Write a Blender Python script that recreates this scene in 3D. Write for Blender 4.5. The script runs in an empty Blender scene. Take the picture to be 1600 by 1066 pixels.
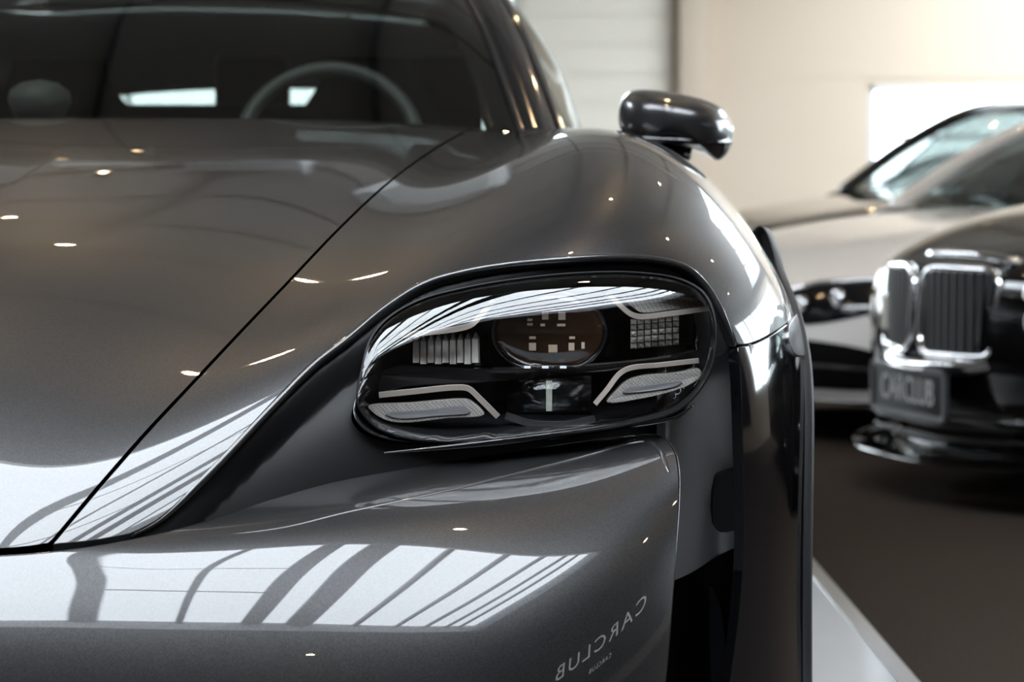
import bpy, bmesh, math, random
import numpy as np
from mathutils import Vector, Matrix
from mathutils.geometry import delaunay_2d_cdt

random.seed(4)
PI = math.pi
scene = bpy.context.scene
C = scene.collection

# ------------------------------------------------------------------ camera
FPX, HC, HOR = 3587.0, 0.84, 330.0
PITCH = math.atan((533.0 - HOR) / FPX)
cam_d = bpy.data.cameras.new('camera')
cam = bpy.data.objects.new('camera', cam_d)
C.objects.link(cam)
cam.location = (0, 0, HC)
cam.rotation_euler = (PI / 2 - PITCH, 0, 0)
cam_d.sensor_width = 36.0
cam_d.lens = 36.0 * FPX / 1600.0
cam_d.clip_start = 0.05
cam_d.clip_end = 200
cam_d.dof.use_dof = True
cam_d.dof.focus_distance = 2.62
cam_d.dof.aperture_fstop = 6.2
scene.camera = cam

# ------------------------------------------------------------------ world, exposure
w = bpy.data.worlds.new('sky')
scene.world = w
w.use_nodes = True
w.node_tree.nodes['Background'].inputs[0].default_value = (0.86, 0.93, 1.0, 1)
w.node_tree.nodes['Background'].inputs[1].default_value = 9.0
scene.view_settings.view_transform = 'Standard'
scene.view_settings.look = 'None'
scene.view_settings.gamma = 1.0
scene.view_settings.use_curve_mapping = False
scene.view_settings.exposure = 0.5
scene.cycles.max_bounces = 10
scene.cycles.transparent_max_bounces = 16
scene.cycles.caustics_reflective = False
scene.cycles.caustics_refractive = False
scene.cycles.sample_clamp_indirect = 6.0
SKYLIGHT = 10.0      # radiance of the daylight behind the roof panes
SPOT = 650.0         # radiance of a spotlight's glowing face

# ------------------------------------------------------------------ pixel <-> space
CP, SP = math.cos(PITCH), math.sin(PITCH)
def ray(px, py):
    a = (np.asarray(px, float) - 800.0) / FPX
    b = -(np.asarray(py, float) - 533.0) / FPX
    return np.stack([a, CP + b * SP, -SP + b * CP], -1)
def at(px, py, Y):
    d = ray(px, py)
    t = np.asarray(Y, float) / d[..., 1]
    return np.array([0, 0, HC]) + d * t[..., None]
def proj(P):
    q = P - np.array([0, 0, HC])
    f = q[..., 1] * CP - q[..., 2] * SP
    u = q[..., 1] * SP + q[..., 2] * CP
    return np.stack([800 + FPX * q[..., 0] / f, 533 - FPX * u / f], -1)
def V(p): return Vector((float(p[0]), float(p[1]), float(p[2])))

# ------------------------------------------------------------------ materials
MATS = {}
def mat(name, col, rough=0.5, metal=0.0, coat=0.0, coat_rough=0.02, spec=0.5, emit=None, estr=0.0,
        bump=None, flake=None, vary=None, ior=1.5, sheen=0.0):
    m = bpy.data.materials.new(name)
    m.use_nodes = True
    nt = m.node_tree
    b = nt.nodes['Principled BSDF']
    b.inputs['Base Color'].default_value = (*col, 1)
    b.inputs['Roughness'].default_value = rough
    b.inputs['Metallic'].default_value = metal
    b.inputs['Coat Weight'].default_value = coat
    b.inputs['Coat Roughness'].default_value = coat_rough
    b.inputs['Specular IOR Level'].default_value = spec
    b.inputs['IOR'].default_value = ior
    b.inputs['Sheen Weight'].default_value = sheen
    if emit:
        b.inputs['Emission Color'].default_value = (*emit, 1)
        b.inputs['Emission Strength'].default_value = estr
    tc = nt.nodes.new('ShaderNodeTexCoord')
    if flake:                                   # metallic flakes: tiny tilted facets under the clear coat
        sc, st = flake
        vo = nt.nodes.new('ShaderNodeTexVoronoi')
        vo.inputs['Scale'].default_value = sc
        nt.links.new(tc.outputs['Object'], vo.inputs['Vector'])
        mx = nt.nodes.new('ShaderNodeMapRange')
        mx.inputs['To Min'].default_value = 1 - st
        mx.inputs['To Max'].default_value = 1 + st
        nt.links.new(vo.outputs['Color'], mx.inputs['Value'])
        ml = nt.nodes.new('ShaderNodeMix'); ml.data_type = 'RGBA'; ml.blend_type = 'MULTIPLY'
        ml.inputs['Factor'].default_value = 1.0
        ml.inputs['A'].default_value = (*col, 1)
        nt.links.new(mx.outputs['Result'], ml.inputs['B'])
        nt.links.new(ml.outputs['Result'], b.inputs['Base Color'])
    if vary:
        sc, st = vary
        no = nt.nodes.new('ShaderNodeTexNoise')
        no.inputs['Scale'].default_value = sc
        no.inputs['Detail'].default_value = 6
        nt.links.new(tc.outputs['Object'], no.inputs['Vector'])
        mx = nt.nodes.new('ShaderNodeMapRange')
        mx.inputs['From Min'].default_value = 0.3
        mx.inputs['From Max'].default_value = 0.7
        mx.inputs['To Min'].default_value = 1 - st
        mx.inputs['To Max'].default_value = 1 + st
        nt.links.new(no.outputs['Fac'], mx.inputs['Value'])
        ml = nt.nodes.new('ShaderNodeMix'); ml.data_type = 'RGBA'; ml.blend_type = 'MULTIPLY'
        ml.inputs['Factor'].default_value = 1.0
        ml.inputs['A'].default_value = (*col, 1)
        nt.links.new(mx.outputs['Result'], ml.inputs['B'])
        nt.links.new(ml.outputs['Result'], b.inputs['Base Color'])
    if bump:
        sc, st = bump
        no = nt.nodes.new('ShaderNodeTexNoise')
        no.inputs['Scale'].default_value = sc
        no.inputs['Detail'].default_value = 4
        nt.links.new(tc.outputs['Object'], no.inputs['Vector'])
        bp = nt.nodes.new('ShaderNodeBump')
        bp.inputs['Strength'].default_value = st
        bp.inputs['Distance'].default_value = 0.01
        nt.links.new(no.outputs['Fac'], bp.inputs['Height'])
        nt.links.new(bp.outputs['Normal'], b.inputs['Normal'])
    MATS[name] = m
    return m
def glassmat(name, tint=(1, 1, 1), ior=1.5, rough=0.0, boost=1.0):
    """thin clear sheet: Fresnel mirror over a tinted see-through sheet"""
    m = bpy.data.materials.new(name)
    m.use_nodes = True
    nt = m.node_tree
    nt.nodes.clear()
    out = nt.nodes.new('ShaderNodeOutputMaterial')
    tr = nt.nodes.new('ShaderNodeBsdfTransparent'); tr.inputs[0].default_value = (*tint, 1)
    gl = nt.nodes.new('ShaderNodeBsdfGlossy'); gl.inputs['Roughness'].default_value = rough
    fr = nt.nodes.new('ShaderNodeFresnel'); fr.inputs['IOR'].default_value = ior
    mx = nt.nodes.new('ShaderNodeMixShader')
    # the sheet mirrors the same from both sides: feed the inverse index on its back
    ge = nt.nodes.new('ShaderNodeNewGeometry')
    ml = nt.nodes.new('ShaderNodeMix')
    ml.inputs['A'].default_value = ior; ml.inputs['B'].default_value = 1.0 / ior
    nt.links.new(ge.outputs['Backfacing'], ml.inputs['Factor'])
    nt.links.new(ml.outputs['Result'], fr.inputs['IOR'])
    nt.links.new(fr.outputs[0], mx.inputs[0])
    nt.links.new(tr.outputs[0], mx.inputs[1])
    nt.links.new(gl.outputs[0], mx.inputs[2])
    nt.links.new(mx.outputs[0], out.inputs[0])
    MATS[name] = m
    return m

mat('grey_paint', (0.018, 0.0177, 0.0187), rough=0.36, metal=0.5, coat=1.0, coat_rough=0.012, flake=(900, 0.55))
mat('gloss_black', (0.004, 0.004, 0.005), rough=0.10, coat=0.6)
mat('satin_black', (0.005, 0.005, 0.0055), rough=0.5, spec=0.22)
mat('matt_plastic', (0.022, 0.022, 0.024), rough=0.50, bump=(2500, 0.02))
mat('duct_grey', (0.085, 0.083, 0.083), rough=0.42, bump=(2500, 0.02))
mat('hole_black', (0.003, 0.003, 0.003), rough=0.8, spec=0.1)  # near-black for openings and hidden boxes: their shade put into the colour
mat('rubber', (0.012, 0.012, 0.012), rough=0.7)
mat('lamp_black', (0.006, 0.006, 0.007), rough=0.18, coat=0.4)
mat('bronze_bar', (0.42, 0.365, 0.325), rough=0.35, metal=0.35)
mat('light_guide', (0.27, 0.25, 0.235), rough=0.45, coat=0.25)
_nt = MATS['light_guide'].node_tree            # fine moulded grid of the light guide
_ck = _nt.nodes.new('ShaderNodeTexChecker'); _ck.inputs['Scale'].default_value = 520
_ck.inputs['Color1'].default_value = (0.30, 0.28, 0.262, 1); _ck.inputs['Color2'].default_value = (0.13, 0.122, 0.115, 1)
_nt.links.new([n_ for n_ in _nt.nodes if n_.type == 'TEX_COORD'][0].outputs['Object'], _ck.inputs['Vector'])
_nt.links.new(_ck.outputs['Color'], _nt.nodes['Principled BSDF'].inputs['Base Color'])
mat('guide_core', (0.14, 0.14, 0.145), rough=0.3, coat=0.5)
mat('chrome', (0.85, 0.85, 0.86), rough=0.06, metal=1.0)
mat('reflector', (0.86, 0.84, 0.79), rough=0.22, metal=0.55)
mat('pale_patch', (0.92, 0.95, 0.97), rough=0.4)
mat('amber_dark', (0.030, 0.016, 0.009), rough=0.25)
mat('alloy', (0.20, 0.20, 0.21), rough=0.25, metal=0.9)
mat('interior', (0.018, 0.018, 0.018), rough=0.6, bump=(400, 0.1))
mat('wheel_leather', (0.10, 0.105, 0.105), rough=0.45)
mat('headrest', (0.11, 0.11, 0.105), rough=0.6)
mat('frit', (0.006, 0.006, 0.007), rough=0.15)
glassmat('lens_glass', (0.97, 0.97, 0.97), 1.75)
glassmat('dome_glass', (0.80, 0.70, 0.60), 1.6)
glassmat('module_glass', (0.80, 0.86, 0.88), 1.5)
glassmat('windscreen', (0.42, 0.45, 0.42), 1.75)
glassmat('pane_glass', (0.95, 0.97, 0.97), 1.45)
glassmat('car_glass', (0.30, 0.33, 0.32), 1.5)
mat('white_paint', (0.88, 0.85, 0.81), rough=0.35, coat=1.0)
mat('black_paint', (0.002, 0.002, 0.0022), rough=0.06, spec=0.3, coat=0.5)
mat('brown_paint', (0.012, 0.010, 0.009), rough=0.1, spec=0.3, coat=1.0)
mat('navy_paint', (0.02, 0.03, 0.06), rough=0.3, coat=1.0)
mat('silver_paint', (0.30, 0.30, 0.30), rough=0.3, metal=0.6, coat=1.0)
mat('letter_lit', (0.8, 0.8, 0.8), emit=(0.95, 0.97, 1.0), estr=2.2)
mat('letter_dim', (0.42, 0.42, 0.42), rough=0.6, spec=0.1)
mat('plate_black', (0.010, 0.010, 0.010), rough=0.5, spec=0.1)
mat('plate_frame', (0.035, 0.035, 0.037), rough=0.35, spec=0.3)
mat('letter_white', (0.60, 0.60, 0.60), rough=0.5)
mat('wall_white', (0.77, 0.725, 0.63), rough=0.75, vary=(0.5, 0.02))
mat('wall_cream', (0.535, 0.45, 0.355), rough=0.75, vary=(0.5, 0.02))
mat('wall_dark', (0.12, 0.113, 0.108), rough=0.8, vary=(0.7, 0.08))
mat('ceiling_board', (0.27, 0.24, 0.215), rough=0.8, vary=(0.8, 0.06))
mat('ceiling_joint', (0.06, 0.055, 0.05), rough=0.8)
mat('steel_beam', (0.11, 0.11, 0.12), rough=0.5, metal=0.2)
mat('curb_white', (0.55, 0.56, 0.57), rough=0.7)
mat('carpet', (0.062, 0.050, 0.042), rough=0.95, bump=(350, 0.9), vary=(220, 0.35), spec=0.0)
mat('epoxy', (0.42, 0.45, 0.48), rough=0.18, vary=(1.5, 0.05))
mat('alu', (0.55, 0.55, 0.56), rough=0.3, metal=0.9)
mat('lamp_body', (0.05, 0.05, 0.05), rough=0.4)
mat('spot_face', (1, 0.9, 0.75), emit=(1.0, 0.70, 0.38), estr=SPOT)
mat('sky_pane', (0.8, 0.85, 0.9), rough=0.4, emit=(0.86, 0.93, 1.0), estr=SKYLIGHT)

# ------------------------------------------------------------------ object helpers
def link(name, me, m=None, parent=None):
    o = bpy.data.objects.new(name, me)
    C.objects.link(o)
    if m is not None:
        me.materials.clear()
        me.materials.append(MATS[m] if isinstance(m, str) else m)
    if parent is not None:
        o.parent = parent
        o.matrix_parent_inverse = parent.matrix_world.inverted() if parent.type != 'EMPTY' else Matrix.Identity(4)
    return o
def tag(o, label, cat, group=None):
    o['label'] = label; o['category'] = cat
    if group: o['group'] = group
    return o
def empty(name, loc=(0, 0, 0), rz=0.0):
    o = bpy.data.objects.new(name, None)
    C.objects.link(o)
    o.location = loc; o.rotation_euler = (0, 0, rz)
    o.empty_display_size = 0.2
    return o
def meshdata(name, verts, faces, smooth=False):
    me = bpy.data.meshes.new(name)
    me.from_pydata([tuple(map(float, v)) for v in verts], [], [tuple(int(i) for i in f) for f in faces])
    if smooth:
        me.polygons.foreach_set('use_smooth', [True] * len(me.polygons))
    me.update()
    return me
def box_vf(x0, x1, y0, y1, z0, z1):
    v = [(x, y, z) for z in (z0, z1) for y in (y0, y1) for x in (x0, x1)]
    f = [(0, 2, 3, 1), (4, 5, 7, 6), (0, 1, 5, 4), (2, 6, 7, 3), (0, 4, 6, 2), (1, 3, 7, 5)]
    return v, f
def box(name, x0, x1, y0, y1, z0, z1, m, parent=None, bevel=0.0):
    v, f = box_vf(x0, x1, y0, y1, z0, z1)
    me = meshdata(name, v, f)
    if bevel:
        bm = bmesh.new(); bm.from_mesh(me)
        bmesh.ops.bevel(bm, geom=list(bm.edges), offset=bevel, segments=3, affect='EDGES', profile=0.5)
        for fc in bm.faces: fc.smooth = True
        bm.to_mesh(me); bm.free()
    return link(name, me, m, parent)
def structure(o):
    o['kind'] = 'structure'
    return o
def catmull(pts, n=12, closed=False):
    P = np.array(pts, float)
    N = len(P)
    out = []
    rng = range(N) if closed else range(N - 1)
    for i in rng:
        p1, p2 = P[i], P[(i + 1) % N]
        p0 = P[i - 1] if (closed or i > 0) else 2 * p1 - p2
        p3 = P[(i + 2) % N] if (closed or i + 2 < N) else 2 * p2 - p1
        d01 = max(np.linalg.norm(p1 - p0), 1e-9) ** .5
        d12 = max(np.linalg.norm(p2 - p1), 1e-9) ** .5
        d23 = max(np.linalg.norm(p3 - p2), 1e-9) ** .5
        m1 = (p2 - p1) + d12 * ((p1 - p0) / d01 - (p2 - p0) / (d01 + d12))
        m2 = (p2 - p1) + d12 * ((p3 - p2) / d23 - (p3 - p1) / (d12 + d23))
        for k in range(n):
            t = k / n
            out.append((2*t**3-3*t**2+1)*p1 + (t**3-2*t**2+t)*m1 + (-2*t**3+3*t**2)*p2 + (t**3-t**2)*m2)
    if not closed: out.append(P[-1])
    return np.array(out)
def resample(P, step, closed=False):
    P = np.array(P, float)
    if closed: P = np.vstack([P, P[:1]])
    d = np.r_[0, np.cumsum(np.linalg.norm(np.diff(P, axis=0), axis=1))]
    n = max(2, int(round(d[-1] / step)))
    t = np.linspace(0, d[-1], n + 1)
    Q = np.stack([np.interp(t, d, P[:, k]) for k in range(P.shape[1])], -1)
    return Q[:-1] if closed else Q
def tube(name, pts, r, m, parent=None, n=8, closed=False, prof=None):
    """sweep a round (or given) profile along a path of 3D points"""
    P = np.array(pts, float)
    N = len(P)
    R = np.full(N, r) if np.isscalar(r) else np.array(r, float)
    T = np.gradient(P, axis=0)
    if closed: T = np.roll(P, -1, 0) - np.roll(P, 1, 0)
    T /= np.linalg.norm(T, axis=1)[:, None]
    up = np.array([0.013, 0.02, 1.0])
    if abs(T[:, 2]).max() > 0.95: up = np.array([0.02, 1.0, 0.013])
    vs, fs = [], []
    if prof is None:
        prof = [(math.cos(2*PI*k/n), math.sin(2*PI*k/n)) for k in range(n)]
    n = len(prof)
    for i in range(N):
        a = np.cross(T[i], up); a /= np.linalg.norm(a)
        b = np.cross(a, T[i])
        for (c, s) in prof:
            vs.append(P[i] + R[i] * (c * a + s * b))
    for i in range(N if closed else N - 1):
        for k in range(n):
            j = (i + 1) % N
            fs.append((i*n+k, i*n+(k+1) % n, j*n+(k+1) % n, j*n+k))
    if not closed:
        fs.append(tuple(range(n))[::-1]); fs.append(tuple((N-1)*n+k for k in range(n)))
    return link(name, meshdata(name, vs, fs, True), m, parent)
def prism(name, loop_front, vec, m, parent=None, bevel=0.0):
    """closed outline of 3D points pushed back along vec into a solid"""
    L = [V(p) for p in loop_front]
    n = len(L)
    bm = bmesh.new()
    a = [bm.verts.new(p) for p in L]
    b = [bm.verts.new(p + Vector(vec)) for p in L]
    bm.faces.new(a); bm.faces.new(b[::-1])
    for i in range(n):
        bm.faces.new((a[i], b[i], b[(i+1) % n], a[(i+1) % n]))
    bmesh.ops.recalc_face_normals(bm, faces=bm.faces)
    if bevel:
        bmesh.ops.bevel(bm, geom=list(bm.edges), offset=bevel, segments=2, affect='EDGES')
    me = bpy.data.meshes.new(name); bm.to_mesh(me); bm.free()
    return link(name, me, m, parent)
def lathe_vf(profile, n=32, axis='y'):
    """profile: list of (axial, radius)"""
    vs, fs = [], []
    for (a, r) in profile:
        for k in range(n):
            c, s = math.cos(2*PI*k/n), math.sin(2*PI*k/n)
            vs.append({'x': (a, r*c, r*s), 'y': (r*c, a, r*s), 'z': (r*c, r*s, a)}[axis])
    for i in range(len(profile) - 1):
        for k in range(n):
            fs.append((i*n+k, i*n+(k+1) % n, (i+1)*n+(k+1) % n, (i+1)*n+k))
    return vs, fs
def lathe(name, profile, loc, m, parent=None, n=32, axis='y', rot=None):
    vs, fs = lathe_vf(profile, n, axis)
    vs = np.array(vs)
    if rot is not None: vs = vs @ np.array(rot).T
    vs = vs + np.array(loc)
    return link(name, meshdata(name, vs, fs, True), m, parent)
def text_obj(name, body, size, extrude, m, parent, M, spacing=1.0, xscale=1.0):
    cu = bpy.data.curves.new(name, 'FONT')
    cu.body = body; cu.size = size; cu.extrude = extrude
    cu.align_x = 'CENTER'; cu.align_y = 'CENTER'; cu.space_character = spacing
    t = bpy.data.objects.new('tmp_text', cu); C.objects.link(t)
    dg = bpy.context.evaluated_depsgraph_get()
    me = bpy.data.meshes.new_from_object(t.evaluated_get(dg))
    bpy.data.objects.remove(t)
    me.transform(Matrix.Diagonal((xscale, 1, 1, 1)))
    me.transform(M)
    me.name = name
    return link(name, me, m, parent)

# ------------------------------------------------------------------ smooth spline surfaces
class Surf:
    """bicubic B-spline sheet through (near) a grid of points, smoothed"""
    def __init__(self, G, lam=0.03, wts=None):
        G = np.array(G, float)
        self.nr, self.nc = G.shape[:2]
        nr, nc = self.nr, self.nc
        def basis(n):
            A = np.zeros((n, n + 2))
            for i in range(n): A[i, i:i+3] = (1/6, 4/6, 1/6)
            return A
        def d3(n):
            A = np.zeros((n - 1, n + 2))
            for i in range(n - 1): A[i, i:i+4] = (-1, 3, -3, 1)
            return A
        def d2e(n):
            A = np.zeros((2, n + 2)); A[0, :3] = (1, -2, 1); A[1, -3:] = (1, -2, 1)
            return A
        Br, Bc = basis(nr), basis(nc)
        Ir, Ic = np.eye(nr + 2), np.eye(nc + 2)
        W = np.ones(nr * nc) if wts is None else np.array(wts, float).reshape(-1)
        A = [np.kron(Br, Bc) * W[:, None],
             lam * np.kron(d3(nr), Ic), lam * np.kron(Ir, d3(nc)),
             0.02 * np.kron(d2e(nr), Ic), 0.02 * np.kron(Ir, d2e(nc))]
        n0 = nr * nc
        A = np.vstack(A)
        b = np.zeros((A.shape[0], 3)); b[:n0] = G.reshape(-1, 3) * W[:, None]
        self.c = np.linalg.lstsq(A, b, rcond=None)[0].reshape(nr + 2, nc + 2, 3)
        self.sign = 1.0
        self._grid = None
    @staticmethod
    def _b(f):
        return np.stack([(1-f)**3/6, (3*f**3-6*f**2+4)/6, (-3*f**3+3*f**2+3*f+1)/6, f**3/6], -1)
    def __call__(self, s, t):
        s = np.asarray(s, float); t = np.asarray(t, float)
        i = np.clip(np.floor(s).astype(int), 0, self.nr - 2); j = np.clip(np.floor(t).astype(int), 0, self.nc - 2)
        bs, bt = self._b(s - i), self._b(t - j)
        out = 0
        for a in range(4):
            for b in range(4):
                out = out + (bs[..., a] * bt[..., b])[..., None] * self.c[i + a, j + b]
        return out
    def normal(self, s, t, h=1e-3):
        return num_normal(self, s, t, self.sign, h)
    def invert(self, target, fn, view=True, srange=None, trange=None):
        """(s,t) where fn(S(s,t)) meets the 2D targets"""
        target = np.atleast_2d(np.array(target, float))
        s0, s1 = srange or (0, self.nr - 1); t0, t1 = trange or (0, self.nc - 1)
        key = (fn is proj, view, s0, s1, t0, t1)
        if fn is proj and self._grid is not None and self._grid[0] == key:
            F, S, T = self._grid[1]
        else:
            S, T = np.meshgrid(np.linspace(s0, s1, 150), np.linspace(t0, t1, 170), indexing='ij')
            P = self(S, T)
            F = fn(P)
            ok = np.ones(S.shape, bool)
            if view:
                n = self.normal(S, T)
                vdir = P - np.array([0, 0, HC])
                ok = (n * vdir).sum(-1) < 0
            F = F[ok]; S = S[ok]; T = T[ok]
            if fn is proj: self._grid = (key, (F, S, T))
        sc = np.ptp(F, axis=0).max()
        out = []
        for q in target:
            k = ((F - q) ** 2).sum(-1).argmin()
            out.append((S[k], T[k]))
        st = np.array(out)
        h = 1e-4
        for it in range(12):
            f0 = fn(self(st[:, 0], st[:, 1])) - target
            fs = (fn(self(st[:, 0] + h, st[:, 1])) - target - f0) / h
            ft = (fn(self(st[:, 0], st[:, 1] + h)) - target - f0) / h
            det = fs[:, 0] * ft[:, 1] - fs[:, 1] * ft[:, 0]
            det = np.where(abs(det) < 1e-9 * sc * sc, 1e-9 * sc * sc, det)
            ds = -(f0[:, 0] * ft[:, 1] - f0[:, 1] * ft[:, 0]) / det
            dt = -(fs[:, 0] * f0[:, 1] - fs[:, 1] * f0[:, 0]) / det
            st[:, 0] += np.clip(ds, -.2, .2); st[:, 1] += np.clip(dt, -.2, .2)
            st[:, 0] = np.clip(st[:, 0], s0, s1); st[:, 1] = np.clip(st[:, 1], t0, t1)
        return st
    def pix(self, pts, **k):
        return self.invert(pts, proj, **k)
def num_normal(f, s, t, sign, h=1e-3):
    a = f(s + h, t) - f(s - h, t); b = f(s, t + h) - f(s, t - h)
    n = np.cross(a, b)
    return sign * n / (np.linalg.norm(n, axis=-1)[..., None] + 1e-12)
def poly_dist(P, L):
    """distance of points P to closed 3D polyline L"""
    A = L; B = np.roll(L, -1, 0)
    AB = B - A
    out = np.full(len(P), 1e9)
    for i in range(len(A)):
        t = np.clip(((P - A[i]) @ AB[i]) / (AB[i] @ AB[i] + 1e-15), 0, 1)
        d = np.linalg.norm(P - (A[i] + t[:, None] * AB[i]), axis=1)
        out = np.minimum(out, d)
    return out
def in_poly(Q, poly):
    """even-odd test for many points at once"""
    Q = np.atleast_2d(np.array(Q, float)); poly = np.array(poly, float)
    c = np.zeros(len(Q), bool)
    xj, yj = poly[-1]
    for xi, yi in poly:
        if yi != yj:
            h = ((yi > Q[:, 1]) != (yj > Q[:, 1])) & (Q[:, 0] < (xj - xi) * (Q[:, 1] - yi) / (yj - yi) + xi)
            c ^= h
        xj, yj = xi, yi
    return c
def panel(name, surf, st_loop, m, parent, step=0.006, grid=0.07, pos=None, flange=0.010, rad=0.0016,
          hole=None, mirror_join=False, inset_first=None):
    """trim a spline sheet to a closed (s,t) outline: triangulated inside, rolled edge all round"""
    f = pos or surf
    loop = resample_st(f, st_loop, step)
    polys = [list(map(tuple, loop))]
    holes = None
    if hole is not None:
        holes = resample_st(f, hole, step)
    smin, smax = loop[:, 0].min(), loop[:, 0].max(); tmin, tmax = loop[:, 1].min(), loop[:, 1].max()
    pts2 = [Vector(map(float, q)) for q in loop]
    edges = [(i, (i + 1) % len(loop)) for i in range(len(loop))]
    n_out = len(loop)
    if holes is not None:
        n0 = len(pts2)
        pts2 += [Vector(map(float, q)) for q in holes]
        edges += [(n0 + i, n0 + (i + 1) % len(holes)) for i in range(len(holes))]
    gs = np.arange(math.floor(smin / grid) * grid, smax, grid); gt = np.arange(math.floor(tmin / grid) * grid, tmax, grid)
    allb = np.vstack([loop] + ([holes] if holes is not None else []))
    Q = np.stack(np.meshgrid(gs, gt, indexing='ij'), -1).reshape(-1, 2)
    Q = Q[in_poly(Q, loop)]
    if holes is not None: Q = Q[~in_poly(Q, holes)]
    dmin = np.full(len(Q), 1e9)
    for e in allb: dmin = np.minimum(dmin, (Q[:, 0] - e[0]) ** 2 + (Q[:, 1] - e[1]) ** 2)
    pts2 += [Vector((float(a), float(b))) for a, b in Q[dmin > (0.45 * grid) ** 2]]
    r = delaunay_2d_cdt(pts2, edges, [], 0, 1e-9)
    v2 = np.array([tuple(q) for q in r[0]])
    tri_all = np.array([list(t) for t in r[2]])
    cen_ = v2[tri_all].mean(1)
    keep = in_poly(cen_, loop)
    if holes is not None: keep &= ~in_poly(cen_, holes)
    tris = [list(map(int, t)) for t in tri_all[keep]]
    P = f(v2[:, 0], v2[:, 1])
    N = num_normal(f, v2[:, 0], v2[:, 1], surf.sign)
    # face orientation follows the sheet's outward normal
    for t in tris:
        fn = np.cross(P[t[1]] - P[t[0]], P[t[2]] - P[t[0]])
        if fn @ N[t[0]] < 0: t.reverse()
    verts = [P]; norms = [N]; faces = list(tris)
    off = len(P)
    orig = {}
    for i, o in enumerate(r[3]):
        for k in o: orig[k] = i
    loops = [list(range(n_out))]
    if holes is not None: loops.append(list(range(n_out, n_out + len(holes))))
    if flange:
        for li, lp in enumerate(loops):
            ids = [orig[k] for k in lp]
            B = P[ids]; NB = N[ids]
            T = np.roll(B, -1, 0) - np.roll(B, 1, 0)
            O = np.cross(T, NB); O /= np.linalg.norm(O, axis=1)[:, None] + 1e-12
            # outward test in the (s,t) domain
            q = v2[ids]
            area = 0.5 * np.sum(q[:, 0] * np.roll(q[:, 1], -1) - np.roll(q[:, 0], -1) * q[:, 1])
            e = np.roll(q, -1, 0) - np.roll(q, 1, 0)
            o2 = np.stack([e[:, 1], -e[:, 0]], -1) * np.sign(area)
            if li == 1: o2 = -o2
            L2 = np.linalg.norm(o2, axis=1)[:, None] + 1e-12
            Pd = f(q[:, 0] + (o2 / L2 * 1e-3)[:, 0], q[:, 1] + (o2 / L2 * 1e-3)[:, 1]) - B
            if np.sum((Pd * O).sum(1)) < 0: O = -O
            prev = ids
            rings = [(math.sin(a), 1 - math.cos(a), a) for a in (PI/8, PI/4, 3*PI/8, PI/2)]
            rows = [(B + rad*s_*O - rad*c_*NB, math.cos(a)*NB + math.sin(a)*O) for s_, c_, a in rings]
            rows.append((B + rad*O - (rad + flange)*NB, O))
            n = len(ids)
            for (pp, nn) in rows:
                cur = list(range(off, off + n)); off += n
                verts.append(pp); norms.append(nn)
                allp = None
                for k in range(n):
                    a, b2 = prev[k], prev[(k+1) % n]
                    faces.append([a, b2, cur[(k+1) % n], cur[k]])
                prev = cur
            # orient the rolled edge
            VV = np.vstack(verts); NN = np.vstack(norms)
            base = len(faces) - 5 * n
            for fi in range(base, len(faces)):
                fc = faces[fi]
                nf = np.cross(VV[fc[1]] - VV[fc[0]], VV[fc[3]] - VV[fc[0]])
                if nf @ (NN[fc[0]] + NN[fc[2]]) < 0: fc.reverse()
    P = np.vstack(verts); N = np.vstack(norms)
    if mirror_join:
        n = len(P)
        cl = np.where(v2[:, 1] <= v2[:, 1].min() + 1e-6)[0]
        P[cl, 0] = XC; N[cl, 0] = 0
        P2 = P.copy(); P2[:, 0] = 2 * XC - P2[:, 0]
        N2 = N.copy(); N2[:, 0] *= -1
        faces += [[i + n for i in fc][::-1] for fc in faces]
        P = np.vstack([P, P2]); N = np.vstack([N, N2])
    me = meshdata(name, P, faces, True)
    N = N / (np.linalg.norm(N, axis=1)[:, None] + 1e-12)
    me.normals_split_custom_set_from_vertices([tuple(map(float, q)) for q in N])
    return link(name, me, m, parent)
def resample_st(f, st, step):
    st = np.array(st, float)
    P = f(st[:, 0], st[:, 1])
    Q = np.vstack([st, st[:1]])
    PP = np.vstack([P, P[:1]])
    d = np.r_[0, np.cumsum(np.linalg.norm(np.diff(PP, axis=0), axis=1))]
    n = max(8, int(round(d[-1] / step)))
    t = np.linspace(0, d[-1], n + 1)[:-1]
    # keep the given corner points: snap the nearest sample
    return np.stack([np.interp(t, d, Q[:, 0]), np.interp(t, d, Q[:, 1])], -1)
def mirror_copy(o, parent, mat_swap=None):
    """the same part on the other side of the car's centre line"""
    me = o.data.copy()
    n = len(me.vertices)
    co = np.empty(n * 3); me.vertices.foreach_get('co', co); co = co.reshape(-1, 3)
    co[:, 0] = 2 * XC - co[:, 0]
    fs = [list(p.vertices)[::-1] for p in me.polygons]
    sm = [p.use_smooth for p in me.polygons]
    m2 = meshdata(o.name.split('.')[0], co, fs, False)
    m2.polygons.foreach_set('use_smooth', sm)
    q = link(o.name.split('.')[0], m2, o.data.materials[0].name if o.data.materials else None, parent)
    return q
XC = -0.70           # the grey car's centre line
def smooth01(x):
    x = np.clip(x, 0, 1); return x * x * (3 - 2 * x)

# ================================================================== the hall
RX0, RX1, RY0, RY1, RZ = -9.0, 8.0, -6.5, 20.0, 4.3
SKX0, SKX1, SKY0, SKY1 = -5.0, 2.5, -0.9, 2.9        # roof-light opening
SKR = (3.8, 7.7, 11.5, 18.9)                            # unseen roof light, added to brighten the back wall and parked cars
SKL = (-8.7, -5.2, 9.0, 19.2)                           # unseen roof light on the far left, added for ambient light
fl = structure(box('floor', RX0, RX1, RY0, RY1, -0.10, 0.0, 'carpet'))
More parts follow.
